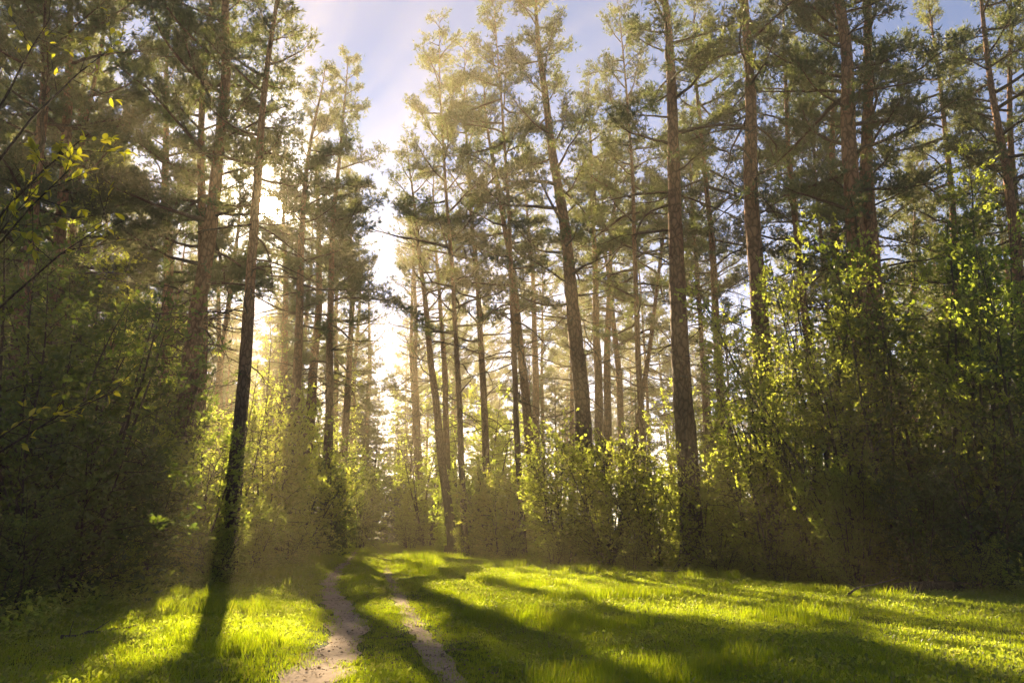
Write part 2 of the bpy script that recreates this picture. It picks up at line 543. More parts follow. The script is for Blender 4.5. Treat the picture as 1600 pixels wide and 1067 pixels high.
def trunk_mesh(rng, path, r0, H, sides=14):
    n = len(path)
    s = np.linspace(0, 1, n)
    r = r0 * (np.maximum(1 - s, 0.0) ** 0.8 * 0.97 + 0.03) * (1 + 0.6 * np.exp(-s * H / 0.4))
    rr = r[:, None] * (1 + rng.normal(0, 0.035, (n, sides)) + 0.05 * rng.normal(size=(n, 1)) * 0.5)
    m = MB()
    m.tube(path, rr, sides)
    return m


def make_pine(seed, H, r0, crown_base, Lmax, n_live, n_dead, detail=1.0, fork=False):
    rng = np.random.default_rng(seed)
    n = 46
    z = np.linspace(-0.25, H, n)
    a = rng.uniform(0, 6.28, 4)
    amp = 0.05 + 0.2 * (z / H) ** 2
    path = np.stack([amp * np.sin(z * 0.28 + a[0]) + 0.02 * np.sin(z * 0.9 + a[1]), amp * np.sin(z * 0.24 + a[2]) + 0.02 * np.sin(z * 0.8 + a[3]), z], -1)
    path[:, :2] -= path[1, :2]
    tr = trunk_mesh(rng, path, r0, H).mesh('pine_trunk', M['pine_bark'])
    branches, allw = [], MB()
    cs, ds = [], []
    zs = []
    zz0 = crown_base * H
    for i in range(n_live):
        f = (i + rng.uniform(0, 0.9)) / n_live
        zs.append((zz0 + (H * 0.985 - zz0) * f ** 0.9, True))
    for i in range(n_dead):
        zs.append((H * 0.16 + (zz0 - H * 0.16) * rng.uniform(0, 1) ** 0.8, False))
    az = rng.uniform(0, 6.28)
    heavy = rng.uniform(0, 6.28)
    for zb, live in zs:
        az += 2.4 + rng.normal(0, 0.5)
        p0, _ = at_path(path, (zb + 0.25) / (H + 0.25))
        t = max(0.0, (zb - zz0) / (H - zz0))
        b = MB()
        if live:
            L = Lmax * (0.5 + 0.55 * math.sin(math.pi * min(1, 0.2 + t * 0.75))) * (1 - 0.72 * t ** 2.2) * rng.uniform(0.55, 1.15)
            L *= 1 + 0.25 * math.cos(az - heavy)
            el = math.radians(rng.normal(2 + 42 * t ** 1.3, 10))
            rb = 0.022 + 0.016 * L * (1 - 0.4 * t)
            p = limb_path(rng, p0, az, el, L, 7, 0.03, 0.14, 0.14)
        else:
            L = rng.uniform(0.4, 1.0) * (0.6 + 3.6 * (zb / zz0) ** 1.5)
            el = math.radians(rng.normal(4, 14))
            rb = 0.012 + 0.012 * L
            p = limb_path(rng, p0, az, el, L, 6, 0.10, 0.02, 0.16)
        rad = np.linspace(rb, 0.008, len(p))
        for m in (b, allw):
            m.tube(p, rad, 5, 0, False)
        nl = int((3.0 * L + 3) * (1 if live else 0.7))
        sgn = 1
        for k in range(nl):
            s = 0.22 + 0.78 * (k + rng.uniform(0, 0.9)) / nl if live else rng.uniform(0.25, 1)
            q0, d0 = at_path(p, min(0.99, s))
            sgn = -sgn
            yaw = math.atan2(d0[1], d0[0]) + sgn * math.radians(rng.uniform(28, 75))
            l2 = (0.30 + 0.34 * L * (1.1 - s)) * rng.uniform(0.6, 1.25) * (1 if live else 0.8)
            pe = math.asin(max(-1, min(1, d0[2]))) * 0.5 + math.radians(rng.normal(12 if live else -4, 16))
            p2 = limb_path(rng, q0, yaw, pe, l2, 3, 0.0, 0.2 if live else -0.05, 0.2)
            r2 = np.linspace(min(rb * 0.5, 0.006 + 0.008 * l2), 0.004, len(p2))
            for m in (b, allw):
                m.tube(p2, r2, 3, 0, False)
            if live:
                nt_ = max(4, int(l2 * 12.5 * detail))
                for j in range(nt_):
                    c0, dd = at_path(p2, 0.25 + 0.75 * (j + rng.uniform()) / nt_)
                    off = rng.normal(0, 0.13, 3) * np.array([1, 1, 0.6]) + np.array([0, 0, 0.04])
                    cs.append(c0 + off); ds.append(unit(dd + off * 3))
        if live:
            for j in range(int(7 * detail)):
                c0, dd = at_path(p, rng.uniform(0.72, 1))
                off = rng.normal(0, 0.1, 3)
                cs.append(c0 + off); ds.append(unit(dd + off * 3))
        branches.append((b.mesh('pine_branch', M['limb_bark']), live))
    cs, ds = np.array(cs), np.array(ds)
    nm = MB()
    blades(nm, rng, cs, ds, 6, 0.22, 0.046)
    limbs = MB(); limbs.__dict__.update({k: (list(x) if isinstance(x, list) else x) for k, x in allw.__dict__.items()})
    blades(allw, rng, cs, ds, 6, 0.23, 0.048, mat=1)
    return dict(trunk=tr, branches=branches, crown=nm.mesh('pine_needles', M['needles']),
                far=allw.mesh('pine_crown', [M['limb_bark'], M['needles']]), H=H, r0=r0, n=len(cs), cs=cs, ds=ds, limbs=limbs)


def place_tree(kind, name, label, cat, base, H, r, lean=(0, 0), rz=0.0, near=False, group=None):
    s = H / kind['H']
    o = thing(name, label, cat, (base[0], base[1], float(gz(base[0], base[1]))), group, (lean[0], lean[1], 0), s)
    sp = bpy.data.objects.new  # parts turn about the trunk together
    k = r / (kind['r0'] * s)
    t = link('trunk', kind['trunk'], o); t.scale = (k, k, 1); t.rotation_euler.z = rz
    hit = None
    if 'cs' in kind:
        wp = world_points(kind['cs'], base, lean, rz, s)
        hit = in_light(wp)
        if near or hit.mean() > 0.01:
            hit |= in_fleck(wp)
        hit &= np.random.default_rng(len(bpy.data.objects)).uniform(size=len(hit)) < 0.93
        STAT.append((round(hit.mean(), 2), round(base[0]), round(base[1])))
        if hit.mean() < 0.03:
            hit = None
    rg = np.random.default_rng(len(bpy.data.objects))
    if near:
        for me, live in kind['branches']:
            b = link('branch', me, o); b.rotation_euler.z = rz
        me = kind['crown']
        if hit is not None:
            nm = MB(); blades(nm, rg, kind['cs'][~hit], kind['ds'][~hit], 6, 0.22, 0.046)
            me = nm.mesh('pine_needles', M['needles'])
    else:
        me = kind['far']
        if hit is not None:
            nm = MB(); nm.__dict__.update({k: (list(x) if isinstance(x, list) else x) for k, x in kind['limbs'].__dict__.items()})
            blades(nm, rg, kind['cs'][~hit], kind['ds'][~hit], 6, 0.23, 0.048, mat=1)
            me = nm.mesh('pine_crown', [M['limb_bark'], M['needles']])
    c = link('crown', me, o)
    c.rotation_euler.z = rz
    return o


PINES = [make_pine(11, 31, 0.27, 0.42, 4.2, 40, 26, 1.25),
         make_pine(12, 30, 0.26, 0.50, 3.6, 34, 30, 1.25),
         make_pine(13, 32, 0.27, 0.36, 4.6, 44, 20, 1.2),
         make_pine(14, 29, 0.24, 0.58, 3.2, 28, 34, 1.25),
         make_pine(15, 30, 0.25, 0.46, 4.4, 36, 24, 1.25),
         make_pine(16, 31, 0.26, 0.33, 4.3, 46, 20, 1.6),
         make_pine(17, 30, 0.25, 0.38, 4.0, 42, 22, 1.6)]
print('tufts', [p['n'] for p in PINES])


def pine_px(variant, u1, v1, u2, v2, Y, w, H, label, near=True, group=None, rz=None):
    """a pine whose trunk passes through two sighted points at depth Y and is w wide (in sighted pixels) at the first"""
    P1, P2 = AT(u1, v1, Y), AT(u2, v2, Y)
    d = P2 - P1
    base = P1 - d * (P1[2] / d[2])
    dist = math.sqrt(P1[0] ** 2 + P1[1] ** 2 + (P1[2] - CAM_H) ** 2)
    r = w / FPX * dist * 0.5 / (max(0.8, 1 - P1[2] / H) ** 0.8)
    rnd = random.Random(int(u1 * 7 + v1))
    HEROES.append((base[0], base[1], H))
    return place_tree(PINES[variant], 'pine_tree', label, 'pine tree', base[:2], H, r, (0, math.atan2(d[0], d[2])), rnd.uniform(0, 6.28) if rz is None else rz, near, group)


HEROES = []
STAT = []
GRP = 'tall pines along the forest track'
HP = [
    # left of the track
    (1, 369, 740, 425, 70, 26, 21, 26, 'dark slender pine directly under the sun at the grass edge left of the track'),
    (5, 300, 560, 357, 0, 28, 25, 31, 'thick dark pine, second trunk to the left of the sun, behind bright leafy shrubs'),
    (6, 316, 400, 327, 60, 30, 17, 29, 'thinner pine pressed close beside the thick trunk left of the sun'),
    (6, 258, 540, 262, 130, 36, 19, 30, 'straight pine midway between the yellow leafy sprig and the thick trunk left of the sun'),
    (5, 115, 440, 133, 20, 40, 14, 30, 'thin pine seen just right of the bright yellow leafy sprig'),
    (6, 92, 400, 102, 0, 26, 19, 29, 'broad shaded pine trunk behind the bright yellow leafy sprig'),
    (5, 30, 540, 62, 100, 24, 20, 28, 'broadest shaded pine at the left border of the view'),
    (3, 433, 690, 444, 400, 52, 14, 29, 'reddish pine trunk right of the sun, left one of a close pair'),
    (6, 453, 690, 481, 320, 42, 16, 30, 'leaning pine right of the sun with dense dark crown, right of a close pair'),
    (3, 352, 540, 371, 330, 50, 11, 28, 'very thin far pine between the thick trunk and the sun'),
    (1, 339, 560, 337, 410, 57, 10, 29, 'straight faint far pine touching the thick trunk left of the sun'),
    (0, 482, 690, 488, 560, 52, 17, 30, 'dark pine trunk half hidden by leaves beside the narrow sky gap over the track'),
    (5, 515, 620, 524, 400, 47, 13, 34, 'pine with a broad dark crown overhanging the sky gap, right of the close pair'),
    (5, 540, 640, 545, 480, 58, 12, 31, 'far pine leaning its crown into the left side of the sky gap'),
    (6, 522, 640, 527, 500, 66, 11, 31, 'far shaded pine deep between the close pair and the sky gap'),
    (4, 556, 640, 558, 520, 74, 10, 31, 'farthest tall pine on the left side of the sky gap'),
    (0, 470, 640, 478, 500, 63, 11, 30, 'far pine directly behind the close pair of trunks'),
    (5, 572, 640, 576, 520, 82, 9, 31, 'distant dense pine at the left edge of the narrowest part of the sky gap'),
    # right of the track
    (2, 654, 640, 648, 500, 64, 10, 31, 'pine leaning its crown into the right side of the sky gap'),
    (2, 752, 600, 728, 150, 47, 11, 35, 'pine with the tall broad golden crown that bounds the sky gap on the right'),
    (0, 650, 640, 645, 480, 68, 11, 30, 'far golden pine at the right side of the sky gap'),
    (2, 712, 560, 700, 330, 43, 9, 34, 'golden pine with the widest low crown, between the leaning slender pine and the sky gap'),
    (0, 803, 560, 788, 250, 41, 9, 34.5, 'hazy golden pine filling the space left of the big curved pine'),
    (2, 1000, 560, 985, 250, 41, 10, 34, 'full crowned pine between the pale straight pine and the large red pine'),
    (0, 1118, 520, 1100, 250, 38, 13, 32, 'full crowned pine between the large red pine and the bare grey brown pine'),
    (2, 1250, 420, 1228, 150, 36, 13, 32, 'full crowned dark pine right behind the bare grey brown pine'),
    (0, 1490, 420, 1470, 150, 36, 13, 31, 'dark full crowned pine left of the border pair of pines'),
    (4, 705, 830, 653, 380, 46, 15, 27, 'leaning slender pine standing free at the right edge of the track, with low bare branches'),
    (3, 697, 740, 683, 400, 49, 11, 27, 'thin upright pine crossing behind the leaning pine at the right edge of the track'),
    (0, 829, 700, 787, 360, 44, 15, 31, 'golden lit leaning pine above the pale green shrub on the right of the track'),
    (3, 837, 690, 827, 400, 52, 12, 30, 'thin golden pine just behind the golden leaning pine'),
    (2, 906, 640, 866, 240, 38, 25, 34.5, 'big curved pine with broad hazy golden crown in the middle of the sunlit stand'),
    (4, 935, 600, 920, 170, 46, 14, 31, 'slim reddish pine immediately right of the big golden crowned pine'),
    (3, 953, 620, 962, 160, 50, 13, 31, 'straight pale pine, third trunk right of the big golden crowned pine'),
    (1, 967, 660, 951, 430, 55, 12, 30, 'thin dark based pine between the pale straight pine and the large red pine'),
    (1, 1065, 560, 1035, 0, 30, 29, 32, 'large red barked pine rising from the gap between the bright shrub and the tall thicket'),
    (4, 1048, 300, 1076, 110, 46, 8, 29, 'thin curving pine just right of the large red barked pine'),
    (3, 1195, 520, 1155, 0, 28, 28, 31, 'bare grey brown pine with long thin dead branches behind the tall thicket'),
    (2, 1347, 420, 1306, 0, 26, 30, 31, 'massive leaning pine, left one of the twin trunks behind the tall thicket'),
    (0, 1364, 320, 1350, 0, 28, 25, 31, 'massive upright pine, right one of the twin trunks behind the tall thicket'),
    (2, 1303, 310, 1292, 130, 37, 17, 29, 'smaller dark pine just left of the twin massive trunks'),
    (4, 1578, 400, 1541, 0, 30, 17, 29, 'leaning dark pine at the right border, left one of a pair'),
    (1, 1592, 350, 1574, 0, 33, 14, 30, 'dark pine at the right border, right one of a pair'),
    (2, 1424, 320, 1420, 130, 48, 10, 27, 'small slim far pine with full crown between the twin trunks and the border pair'),
]
for a in HP:
    v, u1, v1, u2, v2, Yd, w, H, lab = a
    pine_px(v, u1, v1, u2, v2, Yd, w, H, lab, near=Yd < 48, group=GRP)

def axis_x(y):
    return -1.5 - 0.164 * y


# ------------------------------------------------------------------ the forest behind
LANDMARKS = [(345, 'slender pine under the sun'), (290, 'thick pine left of sun'), (256, 'straight pine on the left'), (100, 'broad shaded left pine'), (25, 'left border pine'),
             (434, 'close pair right of sun'), (510, 'dark crowned gap pine'), (560, 'left edge of sky gap'), (640, 'right edge of sky gap'), (706, 'leaning slender trackside pine'), (755, 'tall golden gap pine'),
             (832, 'golden lit leaning pine'), (912, 'big curved pine'), (955, 'pale straight pine'), (1005, 'full crowned middle pine'), (1078, 'large red pine'), (1135, 'full crowned right pine'), (1218, 'bare grey brown pine'),
             (1280, 'tallest thicket clump'), (1375, 'twin massive trunks'), (1440, 'slim full crowned far pine'), (1510, 'dark full crowned pine'), (1605, 'right border pines')]
USED = {}


def whereabouts(x, y):
    u = 800 + x / max(y, 1) * 1221
    if y < 5 or not -30 < u < 1630:
        return None
    lu, nm = min(LANDMARKS, key=lambda a: abs(a[0] - u))
    dep = 'nearer' if y < 52 else 'mid-distance' if y < 72 else 'distant' if y < 95 else 'farthest'
    return dep, ('left of the ' if u < lu else 'right of the ') + nm, abs(u - lu)


def far_label(x, y, H, r, lean, kind, tall, thick):
    """first by its size, then by the landmark it is seen beside; what is left over shares a label"""
    w = whereabouts(x, y)
    if w is None:
        return None
    a = ('tall' if H > tall else 'shorter'), ('stout' if r > thick else 'slim'), ('upright' if abs(lean) < 0.008 else 'left-tilted' if lean < 0 else 'right-tilted')
    tries = [f'{w[0]} {kind} {w[1]}', f'{w[0]} {a[0]} {kind} {w[1]}', f'{w[0]} {a[0]} {a[1]} {kind} {w[1]}', f'{w[0]} {a[0]} {a[1]} {a[2]} {kind} {w[1]}']
    return tries[3]


rnd = random.Random(5)
placed = [(h[0], h[1]) for h in HEROES]
nfar = 0
NUNIQ = 0
for _ in range(9000):
    if nfar >= 190:
        break
    y = 26 + 110 * rnd.random() ** 0.9
    x = rnd.uniform(-0.85, 0.85 if nfar < 150 else -0.2) * y
    off = x - axis_x(y)
    if abs(off) < 5.5 - 0.035 * max(0.0, y - 30):
        continue
    if off > 0 and y < 40 and off < 16:
        continue
    if min((x - a) ** 2 + (y - b) ** 2 for a, b in placed) < (3.2 + 0.012 * y) ** 2:
        continue
    H = rnd.uniform(24, 31)
    if y < 70 and abs(x * math.cos(SUN_AZ) - y * math.sin(SUN_AZ)) < 1.1:
        continue
    vi, rzz = rnd.choice([5, 6, 2] if off < -8 else [0, 1, 2, 3, 4]), rnd.uniform(0, 6.28)
    if in_light(world_points(PINES[vi]['cs'][::12], (x, y), (0, 0), rzz, H / PINES[vi]['H'])).mean() > (0.12 if NUNIQ < 10 else 0.012):
        continue
    placed.append((x, y))
    nfar += 1
    fr, ln = rnd.uniform(0.15, 0.24), rnd.gauss(0, 0.02)
    NUNIQ = sum(1 for q_ in STAT[len(HP):] if q_[0] >= 0.01)
    side = 'left' if off < 0 else 'right'
    place_tree(PINES[vi], 'pine_tree',
               far_label(x, y, H, fr, ln, 'forest pine', 27.5, 0.195) or f'one of many slim far pines deep in the forest {side} of the track', 'pine tree', (x, y), H, fr,
               (rnd.gauss(0, 0.01), ln), rzz, False, f'far pines in the forest {side} of the track')
print('far pines', nfar)
print('opened', [x for x in STAT if x[0] >= 0.01])
# the same forest goes on beside and behind the place one looks from
for _ in range(2000):
    if len(STAT) > len(HP) + 190 + 62:
        break
    x, y = rnd.uniform(-55, 55), rnd.uniform(-55, 30)
    off = x - axis_x(y)
    if abs(x) < 0.8 * y + 4 or (-5.5 < off < 5.5 if y < 0 else -9 < off < 12) or (x > 0 and abs(x) < 0.9 * y + 6):
        continue
    if min((x - a) ** 2 + (y - b) ** 2 for a, b in placed) < 4.5 ** 2:
        continue
    placed.append((x, y))
    side = 'left' if off < 0 else 'right'
    place_tree(PINES[rnd.choice([0, 2, 4])], 'pine_tree', f'one of many tall pines bordering the clearing {side} of the track, beside the viewer', 'pine tree', (x, y), rnd.uniform(26, 31), rnd.uniform(0.18, 0.26),
               (0, 0), rnd.uniform(0, 6.28), False, f'pines beside the clearing {side} of the track')
nyoung = 0
for _ in range(4000):
    if nyoung >= 64:
        break
    y = 34 + 80 * rnd.random()
    x = rnd.uniform(-0.75, 0.75) * y
    off = x - axis_x(y)
    if -5.0 < off < 5.5 or (off > 0 and y < 42 and off < 16):
        continue
    if min((x - a) ** 2 + (y - b) ** 2 for a, b in placed) < 2.6 ** 2:
        continue
    H = rnd.uniform(10, 18)
    vi, rzz = rnd.choice([0, 2, 4]), rnd.uniform(0, 6.28)
    if in_light(world_points(PINES[vi]['cs'][::12], (x, y), (0, 0), rzz, H / PINES[vi]['H'])).mean() > 0.008:
        continue
    placed.append((x, y))
    nyoung += 1
    fr, ln = rnd.uniform(0.08, 0.13), rnd.gauss(0, 0.02)
    side = 'left' if off < 0 else 'right'
    place_tree(PINES[vi], 'young_pine', far_label(x, y, H, fr, ln, 'short bushy pine', 14, 0.105) or f'one of many short bushy pines under the tall ones {side} of the track', 'pine tree', (x, y), H, fr,
               (0, ln), rzz, False, f'short pines under the tall ones {side} of the track')
print('young pines', nyoung)


# ------------------------------------------------------------------ young spruces
def make_spruce(seed, H, r0, Lmax, n_live):
    rng = np.random.default_rng(seed)
    path = np.stack([0.04 * np.sin(np.linspace(0, 5, 20)), 0.04 * np.cos(np.linspace(0, 4, 20)), np.linspace(-0.2, H, 20)], -1)
    tr = trunk_mesh(rng, path, r0, H, 8).mesh('spruce_trunk', M['limb_bark'])
    m = MB()
    cs, ds = [], []
    az = 0
    for i in range(n_live):
        f = (i + rng.uniform(0, 0.8)) / n_live
        zb = H * (0.06 + 0.92 * f)
        az += 2.4 + rng.normal(0, 0.4)
        L = Lmax * (1 - f) ** 0.85 * rng.uniform(0.7, 1.1) + 0.15
        p0, _ = at_path(path, (zb + 0.2) / (H + 0.2))
        p = limb_path(rng, p0, az, math.radians(8 - 22 * (1 - f)), L, 5, 0.08, 0.12, 0.08)
        m.tube(p, np.linspace(0.01 + 0.012 * L, 0.005, len(p)), 4, 0, False)
        nl = int(3.5 * L + 2)
        for k in range(nl):
            s = 0.2 + 0.8 * k / nl
            q0, d0 = at_path(p, s)
            yaw = math.atan2(d0[1], d0[0]) + (1 if k % 2 else -1) * math.radians(rng.uniform(35, 65))
            l2 = 0.2 + 0.4 * L * (1.05 - s)
            p2 = limb_path(rng, q0, yaw, math.radians(-8), l2, 3, 0.06, 0.0, 0.12)
            m.tube(p2, np.linspace(0.008, 0.004, len(p2)), 3, 0, False)
            for j in range(max(3, int(l2 * 11))):
                c0, dd = at_path(p2, rng.uniform(0.05, 1))
                cs.append(c0 + rng.normal(0, 0.05, 3)); ds.append(unit(dd + np.array([0, 0, -0.35])))
    blades(m, rng, np.array(cs), np.array(ds), 8, 0.20, 0.04, 0.5, -0.12, 1)
    return dict(trunk=tr, far=m.mesh('spruce_crown', [M['limb_bark'], M['spruce_needles']]), H=H, r0=r0, n=len(cs))


SPRUCES = [make_spruce(31, 12, 0.13, 2.5, 70), make_spruce(32, 15, 0.15, 2.7, 80)]
print('spruce tufts', [s['n'] for s in SPRUCES])
SPRUCE_SPOTS = [(632, 84, 19, 'tall far spruce bounding the sky gap on the right'),
      (570, 80, 19, 'tall far spruce bounding the sky gap on the left'),
      (584, 98, 20, 'tall far spruce narrowing the sky gap from the left'),
      (615, 112, 21, 'tall farthest spruce narrowing the sky gap from the right'),
      (565, 66, 14, 'drooping young spruce leaning into the narrow sky gap from the left'),
      (548, 84, 17, 'far young spruce behind the drooping one in the narrow sky gap'),
      (640, 78, 15, 'far young spruce closing the right side of the narrow sky gap'),
      (628, 100, 17, 'farthest young spruce at the very end of the track'),
      (1000, 52, 12, 'shaded young spruce behind the bright shrub and the large red pine'),
      (1120, 46, 13, 'shaded young spruce filling the gap left of the tall thicket'),
      (870, 60, 14, 'hazy young spruce behind the big golden crowned pine'),
      (250, 42, 12, 'dark young spruce deep behind the left shrubs'),
      (60, 36, 13, 'dark young spruce at the far left among the shaded trunks'),
      (1480, 42, 12, 'dark young spruce behind the right thicket near the border pair of pines')]
for i, (u, d, H, lab) in enumerate(SPRUCE_SPOTS):
    x = AT(u, 800, d)[0]
    place_tree(SPRUCES[i % 2], 'spruce_tree', lab, 'spruce tree', (x, d), H, 0.14, (0, 0), i * 1.3, False, 'young spruces between the pines')


# ------------------------------------------------------------------ broadleaf shrubs and young trees
def add_leaves(mb, rng, c, d, size, mat=0, flat=0.5):
    """small leaves, each a blade folded along its midrib"""
    n = len(c)
    dirs = unit(d + rng.normal(0, 0.55, (n, 3)))
    nrm = unit(rng.normal(0, 0.75, (n, 3)) + np.array([0, 0, flat]))
    side = unit(np.cross(dirs, nrm))
    up = np.cross(side, dirs)
    L = (size * rng.uniform(0.55, 1.2, n))[:, None]
    w = L * 0.62
    v = np.stack([c, c + dirs * L * 0.5 + side * w * 0.5 + up * L * 0.1, c + dirs * L, c + dirs * L * 0.5 - side * w * 0.5 + up * L * 0.1], 1).reshape(-1, 3)
    i = np.arange(n)[:, None] * 4
    t = np.concatenate([i + np.array([[0, 1, 2]]), i + np.array([[0, 2, 3]])])
    tint = np.repeat(np.clip(rng.normal(0.5, 0.22, n), 0, 1), 4)
    mb.add(v, None, t, tint, mat)


def make_shrub(seed, H, W, stems, per, leaf, single=False, low=0.05, dens=1.0, lm='leaf'):
    """several stems fanning from the base, each with its own branches; twigs and leaves together form the foliage"""
    rng = np.random.default_rng(seed)
    st, fol = [], MB()
    lc, ld = [], []
    for i in range(stems):
        m = MB()
        az = i * 6.283 / stems + rng.normal(0, 0.5)
        out = rng.uniform(0.25, 1.0) if stems > 1 else 0.1
        hs = H * rng.uniform(0.7, 1.0) if stems > 1 else H
        el = math.atan2(hs, W * 0.42 * out)
        L = hs / math.sin(el)
        p0 = np.array([math.cos(az), math.sin(az), 0]) * (rng.uniform(0.05, 0.35) if stems > 1 else 0.0) + np.array([0, 0, -0.1])
        p = limb_path(rng, p0, az, el, L, 9, -0.02, 0.0, 0.07)
        r0 = 0.012 + 0.0065 * hs * (1.6 if single else 1)
        m.tube(p, np.linspace(r0, 0.006, len(p)), 6, 0, False)
        for k in range(per):
            s = low + (0.98 - low) * (k + rng.uniform(0, 0.9)) / per
            q0, d0 = at_path(p, s)
            yaw = rng.uniform(0, 6.283) if single else az + rng.normal(0, 1.3)
            l2 = (0.35 + 0.30 * W * (1 - s) ** 0.7 * (0.5 + s)) * rng.uniform(0.6, 1.2)
            p2 = limb_path(rng, q0, yaw, math.radians(rng.normal(22, 18) - 22 * max(0, 0.35 - s) / 0.35), l2, 4, -0.02, -0.02, 0.16)
            m.tube(p2, np.linspace(min(r0 * 0.5, 0.006 + 0.006 * l2), 0.004, len(p2)), 4, 0, False)
            nt_ = int(3 + l2 * 4)
            for j in range(nt_):
                q1, d1 = at_path(p2, 0.15 + 0.85 * (j + rng.uniform()) / nt_)
                dd = unit(d1 * 0.7 + rng.normal(0, 0.6, 3) + np.array([0, 0, 0.15]))
                l3 = rng.uniform(0.25, 0.6)
                p3 = np.array([q1, q1 + dd * l3 + np.array([0, 0, -0.03])])
                fol.tube(p3, [0.004, 0.002], 3, 0, False)
                nlv = int(rng.uniform(7, 13) * dens)
                for _ in range(nlv):
                    f = rng.uniform(0.1, 1.05)
                    lc.append(q1 + dd * l3 * f + rng.normal(0, 0.022, 3)); ld.append(dd)
        st.append(m.mesh('shrub_stem', M['shrub_bark']))
    tw_ = MB(); tw_.__dict__.update({k: (list(x) if isinstance(x, list) else x) for k, x in fol.__dict__.items()})
    add_leaves(fol, rng, np.array(lc), np.array(ld), leaf, 1)
    return dict(stems=st, foliage=fol.mesh('shrub_foliage', [M['shrub_bark'], M[lm]]), H=H, n=len(lc), lm=lm, cs=np.array(lc), ds=np.array(ld), twigs=tw_, leaf=leaf)


SHRUBS = [make_shrub(41, 5.0, 4.4, 10, 24, 0.125, dens=1.2),          # 0 rounded shrub
          make_shrub(42, 4.2, 4.8, 11, 20, 0.125, dens=1.2),         # 1 wide low shrub
          make_shrub(43, 9.5, 4.6, 10, 28, 0.13, dens=0.85),         # 2 tall thicket clump
          make_shrub(44, 8.0, 3.8, 8, 29, 0.12, dens=0.95),         # 3 tall loose clump
          make_shrub(45, 2.2, 2.6, 10, 11, 0.07, dens=1.4),          # 4 low bush
          make_shrub(46, 13.0, 5.5, 1, 80, 0.11, True, 0.2, 1.4),    # 5 young tree
          make_shrub(47, 11.0, 4.2, 2, 52, 0.11, False, 0.2, 1.4),   # 6 twin stemmed young tree
          make_shrub(48, 9.0, 4.8, 8, 24, 0.14, dens=0.8, lm='shade_dark_leaf'),   # 7 tall clump of a darker species, shade put into its leaf colour
          make_shrub(49, 4.8, 4.8, 9, 16, 0.12, dens=1.0, lm='shade_dark_leaf')]   # 8 rounded shrub of a darker species, shade put into its leaf colour
#   # 6 twin stemmed young tree
print('leaves', [s['n'] for s in SHRUBS])


OPENED = []


def place_shrub(kind, x, y, H, label, near=True, group=None, rz=0.0, wide=1.0, name=None, thin=0.9, slim=1.0):
    k = SHRUBS[kind]
    s = H / k['H']
    name = name or ('young_tree' if kind in (5, 6) else 'leafy_shrub')
    o = thing(name, label, 'tree' if kind in (5, 6) else 'shrub', (x, y, float(gz(x, y))), group, (0, 0, rz), (s * wide, s * wide * slim, s))
    for me in k['stems']:
        link('trunk' if kind == 5 else 'stem', me, o)
    me = k['foliage']
    wp = world_points(k['cs'], (x, y), (0, 0), rz, (s * wide, s * wide * slim, s))
    hit = in_light(wp, 1.3 if thin < 0.9 else 5.0)
    hit &= np.random.default_rng(len(label)).uniform(size=len(hit)) < thin
    hit |= in_fleck(wp) & (np.random.default_rng(len(label) + 1).uniform(size=len(hit)) < 0.92)
    if hit.mean() > 0.12:
        OPENED.append((round(hit.mean(), 2), label))
        nm = MB(); nm.__dict__.update({q_: (list(z_) if isinstance(z_, list) else z_) for q_, z_ in k['twigs'].__dict__.items()})
        add_leaves(nm, np.random.default_rng(len(label)), k['cs'][~hit], k['ds'][~hit], k['leaf'], 1)
        me = nm.mesh('shrub_foliage', [M['shrub_bark'], M[k['lm']]])
    link('crown' if kind in (5, 6) else 'foliage', me, o)
    return o


def SH(kind, u, vtop, d, label, wide=1.0, group=None, rz=None):
    """a shrub standing at depth d under sighted column u, its top at sighted row vtop"""
    x = AT(u, 820, d)[0]
    H = AT(u, vtop, d)[2]
    place_shrub(kind, x, d, H, label, True, group, ((u * 0.37 + d) % 0.9 - 0.1 + (3.14 if int(u) % 20 else 0)) if rz is None else rz, wide, None, 0.5 if 1140 < u < 1350 else 0.5 if u > 780 else 0.8, 0.42 if 1140 < u < 1350 and kind < 5 else 0.62 if kind < 5 and u > 600 else 0.85)


